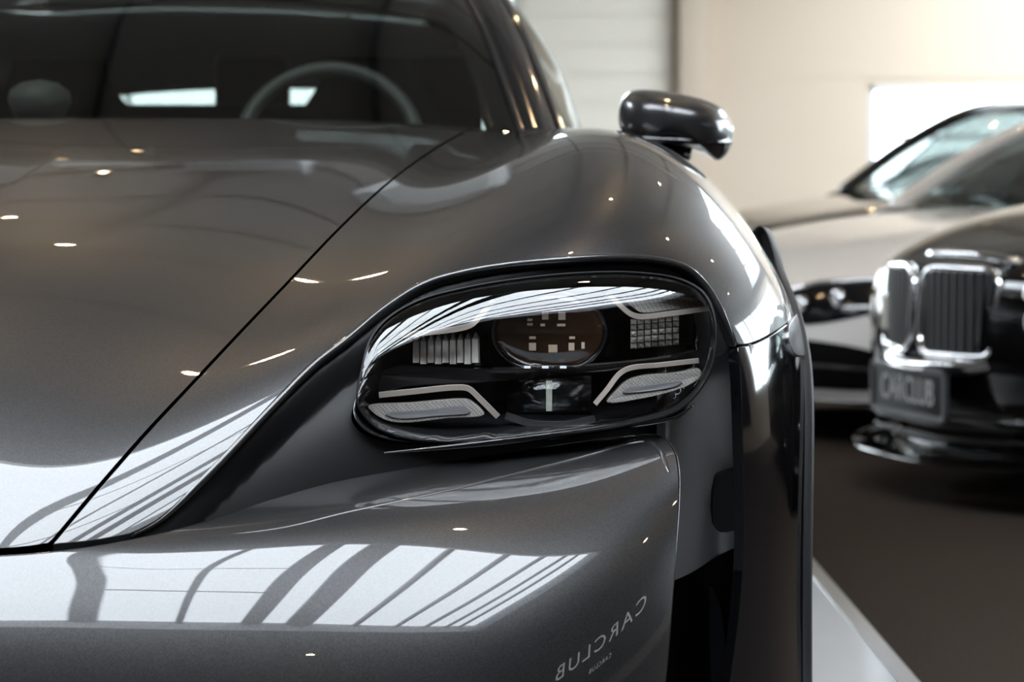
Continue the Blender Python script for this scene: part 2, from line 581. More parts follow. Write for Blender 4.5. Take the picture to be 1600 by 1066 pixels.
# pale sealed strip the grey car stands on
pod = box('display_platform', -3.2, 0.68, 1.0, 9.5, 0.0, 0.012, 'epoxy')
tag(pod, 'pale grey smooth display strip on the floor under the dark grey car', 'platform')
edge = box('edge_strip', 0.68, 0.715, 1.0, 9.5, 0.0, 0.016, 'alu', pod)

# ceiling: one slab with an opening, boards below it
vs, fs = [], []
slabs = [(RX0, SKX0, RY0, SKY1), (SKX1, RX1, RY0, SKY1), (SKX0, SKX1, RY0, SKY0), (RX0, SKL[0], SKY1, RY1), (SKL[1], SKR[0], SKY1, RY1), (SKR[1], RX1, SKY1, RY1),
         (SKL[0], SKL[1], SKY1, SKL[2]), (SKL[0], SKL[1], SKL[3], RY1), (SKR[0], SKR[1], SKY1, SKR[2]), (SKR[0], SKR[1], SKR[3], RY1)]
for (x0, x1, y0, y1) in slabs:
    v, f = box_vf(x0, x1, y0, y1, RZ, RZ + 0.12)
    fs += [tuple(i + len(vs) for i in q) for q in f]; vs += v
ceil = structure(link('ceiling', meshdata('ceiling', vs, fs), 'ceiling_board'))
for k in range(9):
    y = 4.0 + k * 1.8
    box('ceiling_joint', SKL[1] + .12, SKR[0] - .12, y - 0.03, y + 0.03, RZ - 0.02, RZ + 0.001, 'ceiling_joint', ceil)
for k in range(6):
    x = SKL[1] + 1.4 * k + 0.9
    box('ceiling_joint', x - 0.025, x + 0.025, SKY1 + 0.1, RY1, RZ - 0.025, RZ + 0.001, 'ceiling_joint', ceil)
# pale ventilation duct hung under the boards
vd = box('ventilation_duct', -1.75, -1.1, 12.4, 17.2, RZ - .34, RZ - .06, 'curb_white', None, .03)
tag(vd, 'pale ventilation duct hung under the ceiling, faintly mirrored in the grey hood', 'duct')
for y in (13.0, 14.8, 16.6):
    box('hanger', -1.45, -1.40, y, y + .03, RZ - .08, RZ, 'steel_beam', vd)

# roof lights: curb, rafters, purlins, milky panes
ZP = RZ + 0.62
def roof_light(name, X0, X1, Y0, Y1, bars, purlins):
    """bars: (x, half width) of each rafter; purlins: (y, x from, x to) thin cross bars"""
    c = np.array([(X0 + X1) / 2, (Y0 + Y1) / 2, RZ])
    root = structure(empty(name, c))
    def sb(nm, x0, x1, y0, y1, z0, z1, m):
        return box(nm, x0 - c[0], x1 - c[0], y0 - c[1], y1 - c[1], z0 - c[2], z1 - c[2], m, root)
    for a in ((X0 - .08, X0, Y0 - .08, Y1 + .08), (X1, X1 + .08, Y0 - .08, Y1 + .08), (X0, X1, Y0 - .08, Y0), (X0, X1, Y1, Y1 + .08)):
        sb('curb', *a, RZ, ZP, 'curb_white')
    xs = [X0] + [b_[0] for b_ in bars] + [X1]
    for i in range(len(xs) - 1): sb('pane', xs[i] + .008, xs[i+1] - .008, Y0, Y1, ZP - .02, ZP, 'sky_pane')
    for x, wd in bars: sb('rafter', x - wd, x + wd, Y0, Y1, ZP - .12, ZP - .021, 'steel_beam')
    for (y, xa, xb) in purlins: sb('purlin', xa, xb, y - .013, y + .013, ZP - .10, ZP - .07, 'steel_beam')
roof_light('window_2', SKX0, SKX1, SKY0, SKY1,
           [(-4.1, .03), (-3.2, .06), (-2.2, .03), (-.80, .06), (-.30, .025), (.22, .075), (.58, .10), (1.05, .018), (1.45, .014), (1.78, .014), (2.05, .012), (2.25, .012)],
           [(1.55, -.80, .22), (.45, -.80, .22)])
roof_light('fill_roof_light_right', *SKR, [(SKR[0] + (SKR[1] - SKR[0]) * k / 4, .03) for k in (1, 2, 3)], [(y, SKR[0], SKR[1]) for y in (13.3, 15.2, 17.0)])
roof_light('fill_roof_light_left', *SKL, [(SKL[0] + (SKL[1] - SKL[0]) * k / 2, .03) for k in (1,)], [(y, SKL[0], SKL[1]) for y in (11, 13, 15)])

# walls
structure(box('wall_left', RX0 - .15, RX0, RY0, RY1, 0, RZ, 'wall_dark'))
wr = structure(empty('wall_right', (RX1, 0, 0)))
RWY0, RWY1, RWZ0, RWZ1 = 6.5, 17.5, 1.0, 3.8
for (y0, y1, z0, z1) in ((RY0, RWY0, 0, RZ), (RWY1, RY1, 0, RZ), (RWY0, RWY1, 0, RWZ0), (RWY0, RWY1, RWZ1, RZ)):
    box('core', 0, .15, y0, y1, z0, z1, 'wall_cream', wr)
structure(box('wall_front', RX0, RX1, RY0 - .15, RY0, 0, RZ, 'wall_dark'))
# back wall: siding boards on a core, openings for windows
WX0, WX1, WZ0, WZ1 = 3.09, 7.4, 0.62, 1.93          # visible window, right
HX0, HX1, HZ0, HZ1 = -8.4, 0.04, 1.2, 4.25           # window band behind the car, left
wb = structure(empty('wall_back', (0, RY1, 0)))
def wbox(name, x0, x1, z0, z1, y0, y1, m): return box(name, x0, x1, y0, y1, z0, z1, m, wb)
for (x0, x1, z0, z1) in ((RX0, HX0, 0, RZ), (HX0, HX1, 0, HZ0), (HX0, HX1, HZ1, RZ), (HX1, 1.40, 0, RZ)):
    wbox('core', x0, x1, z0, z1, 0.0, 0.2, 'wall_white')
for (x0, x1, z0, z1) in ((1.40, WX0, 0, RZ), (WX0, WX1, 0, WZ0), (WX0, WX1, WZ1, RZ), (WX1, RX1, 0, RZ)):
    wbox('core', x0, x1, z0, z1, -0.02, 0.2, 'wall_cream')
n = 17
for k in range(n):
    z0 = k * RZ / n
    for (x0, x1) in ((HX1 + .05, 1.40),):
        wbox('siding_board', x0, x1, z0 + .006, z0 + RZ / n - .006, -0.022, 0.0, 'wall_white')
for (x0, x1, z0, z1) in ((1.72, WX0 - .06, 0, .97), (1.72, WX0 - .06, .97, WZ1 + .06), (1.72, 4.9, WZ1 + .06, 3.1), (4.9, RX1, WZ1 + .06, 3.1), (1.72, 4.9, 3.1, RZ), (4.9, RX1, 3.1, RZ)):
    wbox('wall_panel', x0 + .002, x1 - .002, z0 + .002, z1 - .002, -0.030, -0.02, 'wall_cream')
structure(box('trim_1', 1.44, 1.70, RY1 - .16, RY1 - .02, 0, RZ, 'wall_cream', bevel=.01))
def window(name, x0, x1, z0, z1, nv, nh):
    wn = structure(empty(name, ((x0 + x1) / 2, RY1, z0)))
    cx, cz = (x0 + x1) / 2, z0
    b = lambda nm, a0, a1, y0, y1, c0, c1, m: box(nm, a0 - cx, a1 - cx, y0, y1, c0 - cz, c1 - cz, m, wn)
    fwd = 0.05
    b('frame', x0, x0 + fwd, -.02, .1, z0, z1, 'curb_white'); b('frame', x1 - fwd, x1, -.02, .1, z0, z1, 'curb_white')
    b('frame', x0, x1, -.02, .1, z1 - fwd, z1, 'curb_white'); b('frame', x0, x1, -.02, .1, z0, z0 + fwd, 'curb_white')
    xs = np.linspace(x0, x1, nv + 1)
    zs = [z0] + [z0 + (z1 - z0) * q for q in nh] + [z1]
    for q in zs[1:-1]: b('glazing_bar', x0, x1, 0.0, .08, q - .015, q + .015, 'curb_white')
    for q in xs[1:-1]: b('glazing_bar', q - .02, q + .02, 0.0, .08, z0, z1, 'curb_white')
    for i in range(nv):
        for j in range(len(zs) - 1):
            b('pane', xs[i] + .01, xs[i+1] - .01, .04, .046, zs[j] + .01, zs[j+1] - .01, 'pane_glass')
    return wn
window('window_1', WX0, WX1, WZ0, WZ1, 2, (0.66,))
w4 = structure(empty('window_4', (RX1, RWY0, RWZ0)))
ny = 8
for k in range(ny):
    a0, a1 = (RWY1 - RWY0) * k / ny, (RWY1 - RWY0) * (k + 1) / ny
    box('pane', .06, .066, a0 + .03, a1 - .03, .05, RWZ1 - RWZ0 - .05, 'pane_glass', w4)
    box('glazing_bar', .0, .12, a0 - .03, a0 + .03, 0, RWZ1 - RWZ0, 'curb_white', w4)
for z in (0, RWZ1 - RWZ0 - .05): box('frame', 0, .12, 0, RWY1 - RWY0, z, z + .05, 'curb_white', w4)
window('window_3', HX0, HX1, HZ0, HZ1, 5, (0.5,))

# ceiling spotlights: one builder, copies share the meshes
spot0 = None
def spotlight(x, y, label):
    global spot0
    o = empty('ceiling_spotlight', (x, y, RZ))
    tag(o, label, 'spotlight', 'warm ceiling spotlights')
    if spot0 is None:
        v, f = lathe_vf([(0.0, .0), (0.0, .05), (-.02, .05), (-.02, .018), (-.06, .018)], 16, 'z')
        a = meshdata('mount', v, f, True)
        v, f = lathe_vf([(-.055, .0), (-.055, .045), (-.06, .05), (-.19, .055), (-.20, .052), (-.185, .030), (-.172, .037)], 20, 'z')
        b = meshdata('lamp_can', v, f, True)
        v, f = lathe_vf([(-.172, .0), (-.172, .037)], 20, 'z')
        c = meshdata('bulb_face', v, f, True)
        spot0 = (a, b, c)
    for me, nm, m in zip(spot0, ('mount', 'lamp_can', 'bulb_face'), ('lamp_body', 'lamp_body', 'spot_face')):
        p = bpy.data.objects.new(nm, me); C.objects.link(p)
        if not me.materials: me.materials.append(MATS[m])
        p.parent = o
    return o

# ================================================================== the dark grey car
car = empty('sports_saloon_car', (XC, 3.45, 0.0))
car_loc = np.array([XC, 3.45, 0.0])
tag(car, 'dark grey metallic sports car with the big headlamp, filling the foreground', 'car')
class Anchor:
    """parts are modelled in world space, then shifted under the car's origin"""
car_parts = []
def own(o):
    car_parts.append(o)
    return o
def X_(x, Y, z): return np.array([x, Y, z])
def A_(px, py, Y): return at(px, py, Y)
# rows run from below the nose (0) up over the lamps to the windscreen (9); columns from the centre (2) to the flank (10)
cols = {}
cols[2] = [X_(-.70, 2.30, .25), X_(-.70, 2.325, .40), X_(-0.7, 2.365, 0.5110), X_(-0.7, 2.475, 0.6160), X_(-0.7, 2.66, 0.7220), X_(-0.7, 2.88, 0.7980), X_(-0.7, 3.13, 0.8540), X_(-0.7, 3.5, 0.9170), X_(-0.7, 3.9, 0.9780), X_(-.70, 4.25, 1.012)]
cols[3] = [X_(-.59, 2.30, .25), X_(-.59, 2.325, .40), X_(-0.585, 2.37, 0.5040), X_(-0.55, 2.485, 0.6110), X_(-0.51, 2.68, 0.7220), X_(-0.48, 2.89, 0.8020), X_(-0.46, 3.14, 0.8600), X_(-0.43, 3.5, 0.9260), X_(-0.4, 3.9, 0.9860), X_(-.38, 4.25, 1.018)]
cols[4] = [X_(-.48, 2.31, .25), X_(-.475, 2.33, .40), A_(80, 852, 2.375), A_(230, 680, 2.51), A_(380, 510, 2.72), A_(480, 405, 2.925), A_(555, 335, 3.18), A_(640, 262, 3.50), A_(720, 212, 3.88), X_(-.05, 4.25, .99)]
cols[5] = [X_(-.30, 2.40, .25), X_(-.30, 2.41, .41), A_(330, 800, 2.425), A_(500, 590, 2.525), A_(640, 450, 2.62), A_(700, 360, 2.80), A_(725, 288, 3.08), A_(745, 237, 3.43), X_(-.02, 3.9, .967), X_(.02, 4.25, .975)]
cols[6] = [X_(.03, 2.62, .25), X_(.03, 2.60, .43), A_(840, 690, 2.605), A_(860, 550, 2.65), A_(880, 405, 2.70), A_(888, 320, 2.84), A_(885, 246, 3.08), A_(866, 193, 3.40), X_(.07, 3.9, .972), X_(.09, 4.25, .965)]
cols[7] = [X_(.17, 2.70, .25), X_(.17, 2.69, .43), A_(1020, 690, 2.69), A_(1030, 550, 2.715), A_(1010, 412, 2.735), A_(995, 325, 2.87), A_(970, 247, 3.09), X_(.15, 3.41, .962), X_(.17, 3.9, .965), X_(.18, 4.25, .955)]
cols[8] = [A_(1160, 1250, 2.78), A_(1163, 900, 2.765), A_(1160, 700, 2.76), A_(1150, 560, 2.765), A_(1107, 432, 2.80), A_(1075, 350, 2.91), A_(1047, 266, 3.11), X_(.235, 3.42, .935), X_(.265, 3.9, .935), X_(.28, 4.25, .93)]
cols[9] = [A_(1228, 1250, 2.87), A_(1232, 900, 2.88), A_(1229, 700, 2.88), A_(1222, 560, 2.89), A_(1203, 470, 2.93), A_(1174, 392, 3.0), A_(1148, 330, 3.16), X_(.322, 3.46, .862), X_(.352, 3.9, .862), X_(.365, 4.25, .865)]
cols[10] = [X_(.392, 3.05, .12), X_(.395, 3.07, .40), X_(.395, 3.07, .55), X_(.393, 3.08, .64), X_(.388, 3.10, .69), X_(.386, 3.16, .715), X_(.389, 3.30, .73), X_(.40, 3.56, .74), X_(.41, 3.95, .74), X_(.415, 4.25, .74)]
cols[11] = [X_(.40, 3.3, .12), X_(.405, 3.32, .37), X_(.41, 3.33, .47), X_(.41, 3.34, .51), X_(.412, 3.37, .53), X_(.413, 3.42, .54), X_(.415, 3.52, .545), X_(.42, 3.7, .55), X_(.42, 4.0, .55), X_(.42, 4.25, .55)]
def mir(col): return [np.array([2 * XC - p[0], p[1], p[2]]) for p in col]
cols[1] = mir(cols[3]); cols[0] = mir(cols[4])
G = np.array([[cols[j][i] for j in range(12)] for i in range(10)])
U = Surf(G, lam=0.16)
n = U.normal(np.array([4.0]), np.array([4.0]))[0]
U.sign = 1.0 if n[2] > 0 else -1.0
NB_ROW = 9.0

# seams traced on the body sheet
seam_px = catmull([(80, 852), (155, 762), (230, 676), (300, 601), (372, 524), (452, 440), (530, 358), (600, 292), (660, 246), (712, 214), (745, 198)], 8)
seam = U.pix(seam_px)
seam_end = U.invert([(-0.065, 4.08)], lambda P: P[..., :2], view=False, srange=(7, 9), trange=(2, 7))
seam = np.vstack([seam[:-1], seam_end])
front_px = catmull([(80, 852), (40, 858), (0, 861), (-60, 863)], 6)
front = U.pix(front_px)
ctr_front = U.invert([(XC, .497)], lambda P: P[..., [0, 2]], view=True, srange=(1, 5), trange=(1, 4))
def shrink(st, cx, k=0.997): return cx + (np.asarray(st) - cx) * k
hood_rear = [(s_, t_) for s_, t_ in zip(np.linspace(seam_end[0][0], 8.62, 10), np.linspace(seam_end[0][1], 2.0, 10))]
hood_loop = np.vstack([[ (ctr_front[0][0], 2.0)], front[::-1][:-1], seam[:], hood_rear[1:], [(7.0, 2.0), (5.0, 2.0), (4.0, 2.0)]])
def offset_st(f, loop, dist):
    """shift a closed (s,t) outline inwards by a real distance"""
    q = resample_st(f, loop, 0.004)
    P = f(q[:, 0], q[:, 1]); h = 1e-3
    Ps = (f(q[:, 0] + h, q[:, 1]) - P) / h; Pt = (f(q[:, 0], q[:, 1] + h) - P) / h
    T = np.roll(P, -1, 0) - np.roll(P, 1, 0)
    Nn = np.cross(Ps, Pt); O = np.cross(T, Nn); O /= np.linalg.norm(O, axis=1)[:, None]
    E = (Ps * Ps).sum(1); F = (Ps * Pt).sum(1); Gg = (Pt * Pt).sum(1)
    bs = (Ps * O).sum(1); bt = (Pt * O).sum(1)
    det = E * Gg - F * F
    d = np.stack([(Gg * bs - F * bt) / det, (E * bt - F * bs) / det], -1)
    area = 0.5 * np.sum(q[:, 0] * np.roll(q[:, 1], -1) - np.roll(q[:, 0], -1) * q[:, 1])
    sgn = -1 if area > 0 else 1
    # step must shrink the outline
    q2 = q + d * dist * sgn
    a2 = 0.5 * np.sum(q2[:, 0] * np.roll(q2[:, 1], -1) - np.roll(q2[:, 0], -1) * q2[:, 1])
    if abs(a2) > abs(area): q2 = q - d * dist * sgn
    return q2
# hood: half sheet joined to its mirror; the centre edge stays on the centre line
def hood_half():
    lp0 = resample_st(U, hood_loop, 0.004)
    q = offset_st(U, hood_loop, 0.0034)
    q[:, 1] = np.where(lp0[:, 1] < 2.0005, 2.0, np.maximum(q[:, 1], 2.0))
    return q
own(panel('hood', U, hood_half(), 'grey_paint', None, step=0.007, grid=0.06, flange=0.0, mirror_join=True))
def edge_roll(name, st, side_hint, m, rad=0.0016, depth=0.012):
    """rolled edge along an open (s,t) line: the visible lip of a sheet"""
    P = U(st[:, 0], st[:, 1]); N = U.normal(st[:, 0], st[:, 1])
    T = np.gradient(P, axis=0)
    O = np.cross(T, N); O /= np.linalg.norm(O, axis=1)[:, None]
    if ((side_hint - P.mean(0)) @ O.mean(0)) < 0: O = -O
    rows = [(P, N)]
    for a in (PI/8, PI/4, 3*PI/8, PI/2):
        rows.append((P + rad*math.sin(a)*O - rad*(1-math.cos(a))*N, math.cos(a)*N + math.sin(a)*O))
    rows.append((P + rad*O - (rad+depth)*N, O))
    n = len(P)
    vs = np.vstack([r[0] for r in rows]); ns = np.vstack([r[1] for r in rows])
    fs = [(i*n+k, i*n+k+1, (i+1)*n+k+1, (i+1)*n+k) for i in range(len(rows)-1) for k in range(n-1)]
    v2 = vs.copy(); v2[:, 0] = 2*XC - v2[:, 0]; n2 = ns.copy(); n2[:, 0] *= -1
    fs += [tuple(i + len(vs) for i in f)[::-1] for f in fs]
    me = meshdata(name, np.vstack([vs, v2]), fs, True)
    me.normals_split_custom_set_from_vertices([tuple(map(float, q)) for q in np.vstack([ns, n2])])
    return link(name, me, m)
hp = offset_st(U, np.vstack([hood_loop]), 0.0034)
hmask = [k for k in range(len(hp)) if hp[k, 1] > 2.05 and hp[k, 0] < 8.3]
# the run of the outline that lies on seam and nose
k0 = hmask[0]
own(edge_roll('hood_edge', hp[hmask], U(np.array([4.0]), np.array([6.0]))[0], 'grey_paint'))

# headlamp opening lip on the fender
lip_px = catmull([(205, 836), (250, 812), (330, 735), (430, 628), (490, 567), (540, 528), (600, 478), (660, 441), (720, 423), (790, 411), (880, 403), (960, 400), (1030, 404), (1075, 417), (1105, 444), (1125, 476), (1142, 512), (1152, 540)], 8)
lip = U.pix(lip_px)
fs_px = catmull([(1152, 540), (1168, 539), (1190, 531), (1220, 513), (1243, 496), (1256, 487)], 6)   # fender / bumper corner seam
fsm = U.pix(fs_px)
WC = np.array([3.45, 0.36]); R_OUT, R_IN = 0.455, 0.395
def arch_pt(th, R): return (WC[0] - R * math.cos(th), WC[1] + R * math.sin(th))
side = dict(view=False, srange=(0, 9), trange=(9.2, 11))
arch_t = np.linspace(math.radians(38), math.radians(176), 40)
arch = U.invert([arch_pt(t_, R_OUT) for t_ in arch_t], lambda P: P[..., 1:], **side)
fen_tail = U.invert([(4.12, z) for z in np.linspace(.50, .93, 12)], lambda P: P[..., 1:], view=False, srange=(6.5, 9), trange=(7.6, 11))
fen_back = [(s_, t_) for s_, t_ in zip(np.linspace(fen_tail[-1][0], seam_end[0][0], 12), np.linspace(fen_tail[-1][1], seam_end[0][1], 12))]
corner = U.pix([(100, 851), (150, 846)])
fen_loop = np.vstack([seam[::-1], corner, lip, fsm[1:], arch[1:], fen_tail, fen_back[1:-1]])
fender = own(panel('fender', U, offset_st(U, fen_loop, 0.0022), 'grey_paint', None, step=0.006, grid=0.06, flange=0.014))
own(mirror_copy(fender, None))

# rolled paint edge that frames the lamp opening
lq = resample(np.hstack([lip, lip * 0]), .02)[:, :2]
lP, lN = U(lq[:, 0], lq[:, 1]), U.normal(lq[:, 0], lq[:, 1])
own(tube('opening_edge', lP - lN * .0034, np.interp(np.linspace(0, 1, len(lP)), (0, .08, .92, 1), (.0016, .0046, .0046, .0020)), 'grey_paint', None, 10))

# bumper corner: strip from the seam down, between duct and wheel arch
strip_left_px = catmull([(1153, 545), (1157, 600), (1160, 700), (1163, 800), (1160, 900), (1150, 1000), (1140, 1066), (1110, 1230)], 8)
sl = U.pix(strip_left_px)
arch_low = U.invert([arch_pt(t_, R_OUT) for t_ in np.linspace(math.radians(-28), math.radians(37), 24)], lambda P: P[..., 1:], **side)
strip_bot = [(s_, t_) for s_, t_ in zip(np.linspace(sl[-1][0], arch_low[0][0], 14), np.linspace(sl[-1][1], arch_low[0][1], 14))]
strip_loop = np.vstack([sl, strip_bot[1:-1], arch_low, fsm[::-1]])
bc = own(panel('bumper_corner', U, offset_st(U, strip_loop, 0.0022), 'gloss_black', None, step=0.006, grid=0.06, flange=0.014))
own(mirror_copy(bc, None))
# side marker glass set into the corner at the wheel arch
mk_px = [(1229, 512), (1249, 492), (1258, 520), (1259, 548), (1250, 556), (1236, 551)]
mk = U.pix(catmull(mk_px, 5, True))
def mk_pos(s, t): return U(s, t) + U.normal(s, t) * 0.004
own(panel('side_marker', U, mk, 'alloy', None, step=0.004, grid=0.04, pos=mk_pos, flange=0.004))

# wheel-arch cladding: a band following the arch, standing proud
def arch_band(name, side_sign=1):
    th = np.radians(np.linspace(-26, 200, 70))
    rows = []
    prof = [(R_OUT + .003, 0.000), (R_OUT, .010), (R_OUT - .01, .014), (R_IN + .015, .016), (R_IN, .012), (R_IN - .006, .0), (R_IN - .006, -.06), (R_IN+.03, -.12)]
    base_r = np.array([arch_pt(t_, R_OUT - .004) for t_ in th])
    st = U.invert(base_r, lambda P: P[..., 1:], **side)
    bx = U(st[:, 0], st[:, 1])[:, 0]
    # smooth the outward position
    for _ in range(6): bx = np.r_[bx[0], (bx[:-2] + 2*bx[1:-1] + bx[2:]) / 4, bx[-1]]
    bx = np.clip(bx, 0.372, 0.42)
    vs = []
    for (R, dx) in prof:
        for k, t_ in enumerate(th):
            y, z = arch_pt(t_, R)
            vs.append((bx[k] + dx, y, z))
    n = len(th)
    fs = [(i*n+k, i*n+k+1, (i+1)*n+k+1, (i+1)*n+k) for i in range(len(prof)-1) for k in range(n-1)]
    return link(name, meshdata(name, vs, fs, True), 'matt_plastic')
ab = own(arch_band('wheel_arch_trim'))
own(mirror_copy(ab, None))

# ------------------------------------------------------------------ front bumper skin
def march(px, y0, Y0, table, ys):
    """profile down one column of the photo: start depth plus surface tilt at several heights"""
    ty = np.array([a for a, b in table], float); ta = np.radians([b for a, b in table])
    out = []; y = y0; Y = Y0
    y_fine = np.arange(y0, ys[-1] + 1, 1.0)
    Ys = []
    for yy in y_fine:
        Ys.append(Y)
        m_ = (yy - HOR) / FPX
        Y += -(1 / FPX) * Y / (math.tan(np.interp(yy, ty, ta)) + m_)
    return [A_(px, q, np.interp(q, y_fine, Ys)) for q in ys]
def bcol(px, y0, Y900, table):
    """one bumper profile, anchored at the depth it has in the middle of the bumper"""
    fr = [0, .06, .13, .21, .31, .43, .58, .76, 1.0]
    ys = [y0 + f * (1240 - y0) for f in fr]
    k = Y900 / march(px, y0, 2.4, table, [y0, 900])[1][1] * 2.4
    p = march(px, y0, k, table, ys)
    q0 = np.array([0, .018, .011]) if px < 250 else np.array([0, .05, .004])
    return [p[0] + q0] + p
b1 = bcol(-20, 866, 2.335, [(862, 37), (880, 43), (920, 50), (985, 60), (1066, 69), (1240, 82)])
b2 = bcol(140, 854, 2.339, [(854, 32), (868, 41), (915, 50), (988, 60), (1066, 69), (1240, 82)])
b3 = bcol(330, 808, 2.349, [(808, 14), (835, 26), (850, 37), (905, 49), (995, 60), (1066, 69), (1240, 82)])
b4 = bcol(520, 752, 2.365, [(752, 10), (800, 19), (818, 29), (860, 40), (910, 49), (1000, 61), (1066, 69), (1240, 82)])
b5 = bcol(700, 719, 2.388, [(719, 9), (768, 17), (784, 24), (850, 36), (872, 42), (920, 51), (1000, 62), (1066, 70), (1240, 82)])
b6 = bcol(860, 696, 2.42, [(696, 9), (732, 16), (750, 24), (850, 34), (895, 42), (940, 52), (985, 62), (1025, 72), (1066, 78), (1240, 86)])
b7 = bcol(980, 680, 2.46, [(680, 10), (704, 18), (724, 27), (820, 38), (890, 50), (935, 62), (985, 74), (1066, 82), (1240, 87)])
b8 = bcol(1062, 676, 2.520, [(676, 18), (700, 28), (730, 38), (820, 52), (900, 68), (960, 78), (1066, 84), (1240, 88)])
b0 = [np.array([XC, p[1] - .012, p[2]]) for p in b1]
bm1 = mir(b1)
Gb = np.array([[c[i] for c in (bm1, b0, b1, b2, b3, b4, b5, b6, b7, b8)] for i in range(10)])
B = Surf(Gb, lam=0.12)
n = B.normal(np.array([4.0]), np.array([4.0]))[0]
B.sign = 1.0 if n[1] < 0 else -1.0
top_px = catmull([(-60, 871), (0, 869), (80, 863), (170, 851), (250, 834), (330, 812), (420, 782), (520, 754), (620, 735), (760, 712), (880, 694), (1000, 679), (1025, 679), (1042, 688), (1054, 706), (1060, 735), (1061, 780), (1057, 850), (1050, 950), (1040, 1066), (1018, 1215)], 8)
bt = B.pix(top_px)
bot = [(s_, t_) for s_, t_ in zip(np.linspace(bt[-1][0], 8.95, 20), np.linspace(bt[-1][1], 1.0, 20))]
bump_loop = np.vstack([bt, bot[1:], [(6.0, 1.0), (3.0, 1.0), (bt[0][0], 1.0)]])
bq = offset_st(B, bump_loop, 0.0010)
bl0 = resample_st(B, bump_loop, 0.004)
bq[:, 1] = np.where(bl0[:, 1] < 1.0005, 1.0, np.maximum(bq[:, 1], 1.0))
own(panel('bumper', B, bq, 'grey_paint', None, step=0.007, grid=0.055, flange=0.0, mirror_join=True))
# its rolled upper edge
U_keep, U = U, B
own(edge_roll('bumper_edge', bt, B(np.array([0.2]), np.array([6.0]))[0] + np.array([0, .2, .2]), 'grey_paint', rad=.0022, depth=.016))
U = U_keep

# styling crease along the top of the bumper
cr_px = catmull([(330, 838), (440, 824), (540, 800), (640, 779), (740, 757), (840, 732), (930, 708), (985, 692), (1012, 690), (1030, 702), (1046, 740)], 8)
cst = B.pix(cr_px)
cP = B(cst[:, 0], cst[:, 1]); cN = B.normal(cst[:, 0], cst[:, 1])
own(tube('bumper_crease', cP - cN * .0030, np.interp(np.linspace(0, 1, len(cP)), (0, .35, .8, .93, 1), (.0031, .0044, .0062, .0050, .0031)), 'grey_paint', None, 10))

# ------------------------------------------------------------------ black recess round the lamp
lens_px = catmull([(560, 628), (566, 580), (580, 530), (606, 498), (655, 470), (720, 452), (800, 438), (900, 428), (990, 427), (1060, 437), (1098, 458), (1115, 492), (1117, 545), (1100, 598), (1060, 640), (980, 664), (900, 676), (800, 686), (700, 690), (620, 680), (580, 660)], 6, True)
lens_st = U.pix(lens_px)
rec_px = catmull([(60, 853), (130, 843), (205, 831), (250, 806), (330, 729), (430, 622), (490, 561), (540, 522), (600, 472), (660, 435), (720, 417), (790, 405), (880, 397), (960, 394), (1030, 398), (1079, 412), (1110, 440), (1131, 474), (1148, 512), (1157, 542)], 6)
low_px = catmull([(1150, 548), (1138, 556), (1130, 580), (1122, 612), (1098, 650), (1050, 690), (1000, 705), (880, 715), (760, 733), (620, 757), (520, 778), (420, 808), (330, 838), (250, 858), (170, 872), (80, 880)], 6)
rst = U.pix(np.vstack([rec_px, low_px]))
lip_P = U(lip[:, 0], lip[:, 1])
lens_P = U(lens_st[:, 0], lens_st[:, 1])
def open_dist(P, L):
    A = L[:-1]; AB = L[1:] - A
    out = np.full(len(P), 1e9)
    for i in range(len(A)):
        t = np.clip(((P - A[i]) @ AB[i]) / (AB[i] @ AB[i] + 1e-15), 0, 1)
        out = np.minimum(out, np.linalg.norm(P - (A[i] + t[:, None] * AB[i]), axis=1))
    return out
def rec_pos(s, t):
    s = np.atleast_1d(s); t = np.atleast_1d(t)
    P = U(s, t); N = U.normal(s, t)
    d = open_dist(P, lip_P)
    k = smooth01(d / 0.030)
    return P - N * (0.013 + 0.030 * k)[:, None]
rc = own(panel('lamp_recess', U, rst, 'satin_black', None, step=0.004, grid=0.035, pos=rec_pos, flange=0.0, hole=lens_st))
own(mirror_copy(rc, None))
# gloss trim line under the lamp
def on_sheet(px, py, back=0.0, S=None):
    S = S or U
    st = S.pix([(px, py)])[0]
    P = S(np.array([st[0]]), np.array([st[1]]))[0]
    return at(px, py, P[1] + back)
tl = [on_sheet(x, y, .012) for x, y in catmull([(600, 708), (720, 697), (850, 682), (950, 668), (1050, 652), (1085, 632)], 5)]
own(tube('trim_strip', tl, np.interp(np.linspace(0, 1, len(tl)), (0, .3, .85, 1), (.0008, .0045, .0045, .0008)), 'gloss_black', None, 8))

# ------------------------------------------------------------------ air curtain duct beside the bumper
dg = []
for (y, Ys) in ((535, (2.78, 2.82, 2.825, 2.82, 2.805)), (640, (2.715, 2.78, 2.80, 2.80, 2.79)), (720, (2.705, 2.765, 2.80, 2.805, 2.79)), (820, (2.70, 2.76, 2.80, 2.805, 2.79)),
                (900, (2.70, 2.77, 2.82, 2.825, 2.79)), (960, (2.715, 2.80, 2.86, 2.87, 2.80)), (1066, (2.73, 2.86, 2.93, 2.94, 2.82)), (1230, (2.75, 2.90, 2.97, 2.97, 2.84))):
    xs_ = (1040, 1078, 1105, 1135, 1172)
    dg.append([A_(x, y, Y) for x, Y in zip(xs_, Ys)])
D = Surf(np.array(dg), lam=0.08)
n = D.normal(np.array([2.0]), np.array([1.5]))[0]
D.sign = 1.0 if n[1] < 0 else -1.0
d_loop = np.array([(a, 0.02) for a in np.linspace(0.02, 4.2, 20)] + [(4.2 - .95 * q / 20, 4 * q / 20) for q in range(1, 20)] + [(a, 3.98) for a in np.linspace(3.25, 0.02, 20)] + [(0.02, b) for b in np.linspace(3.9, 0.1, 10)])
own(panel('air_duct', D, d_loop, 'duct_grey', None, step=.01, grid=.12, flange=.01))
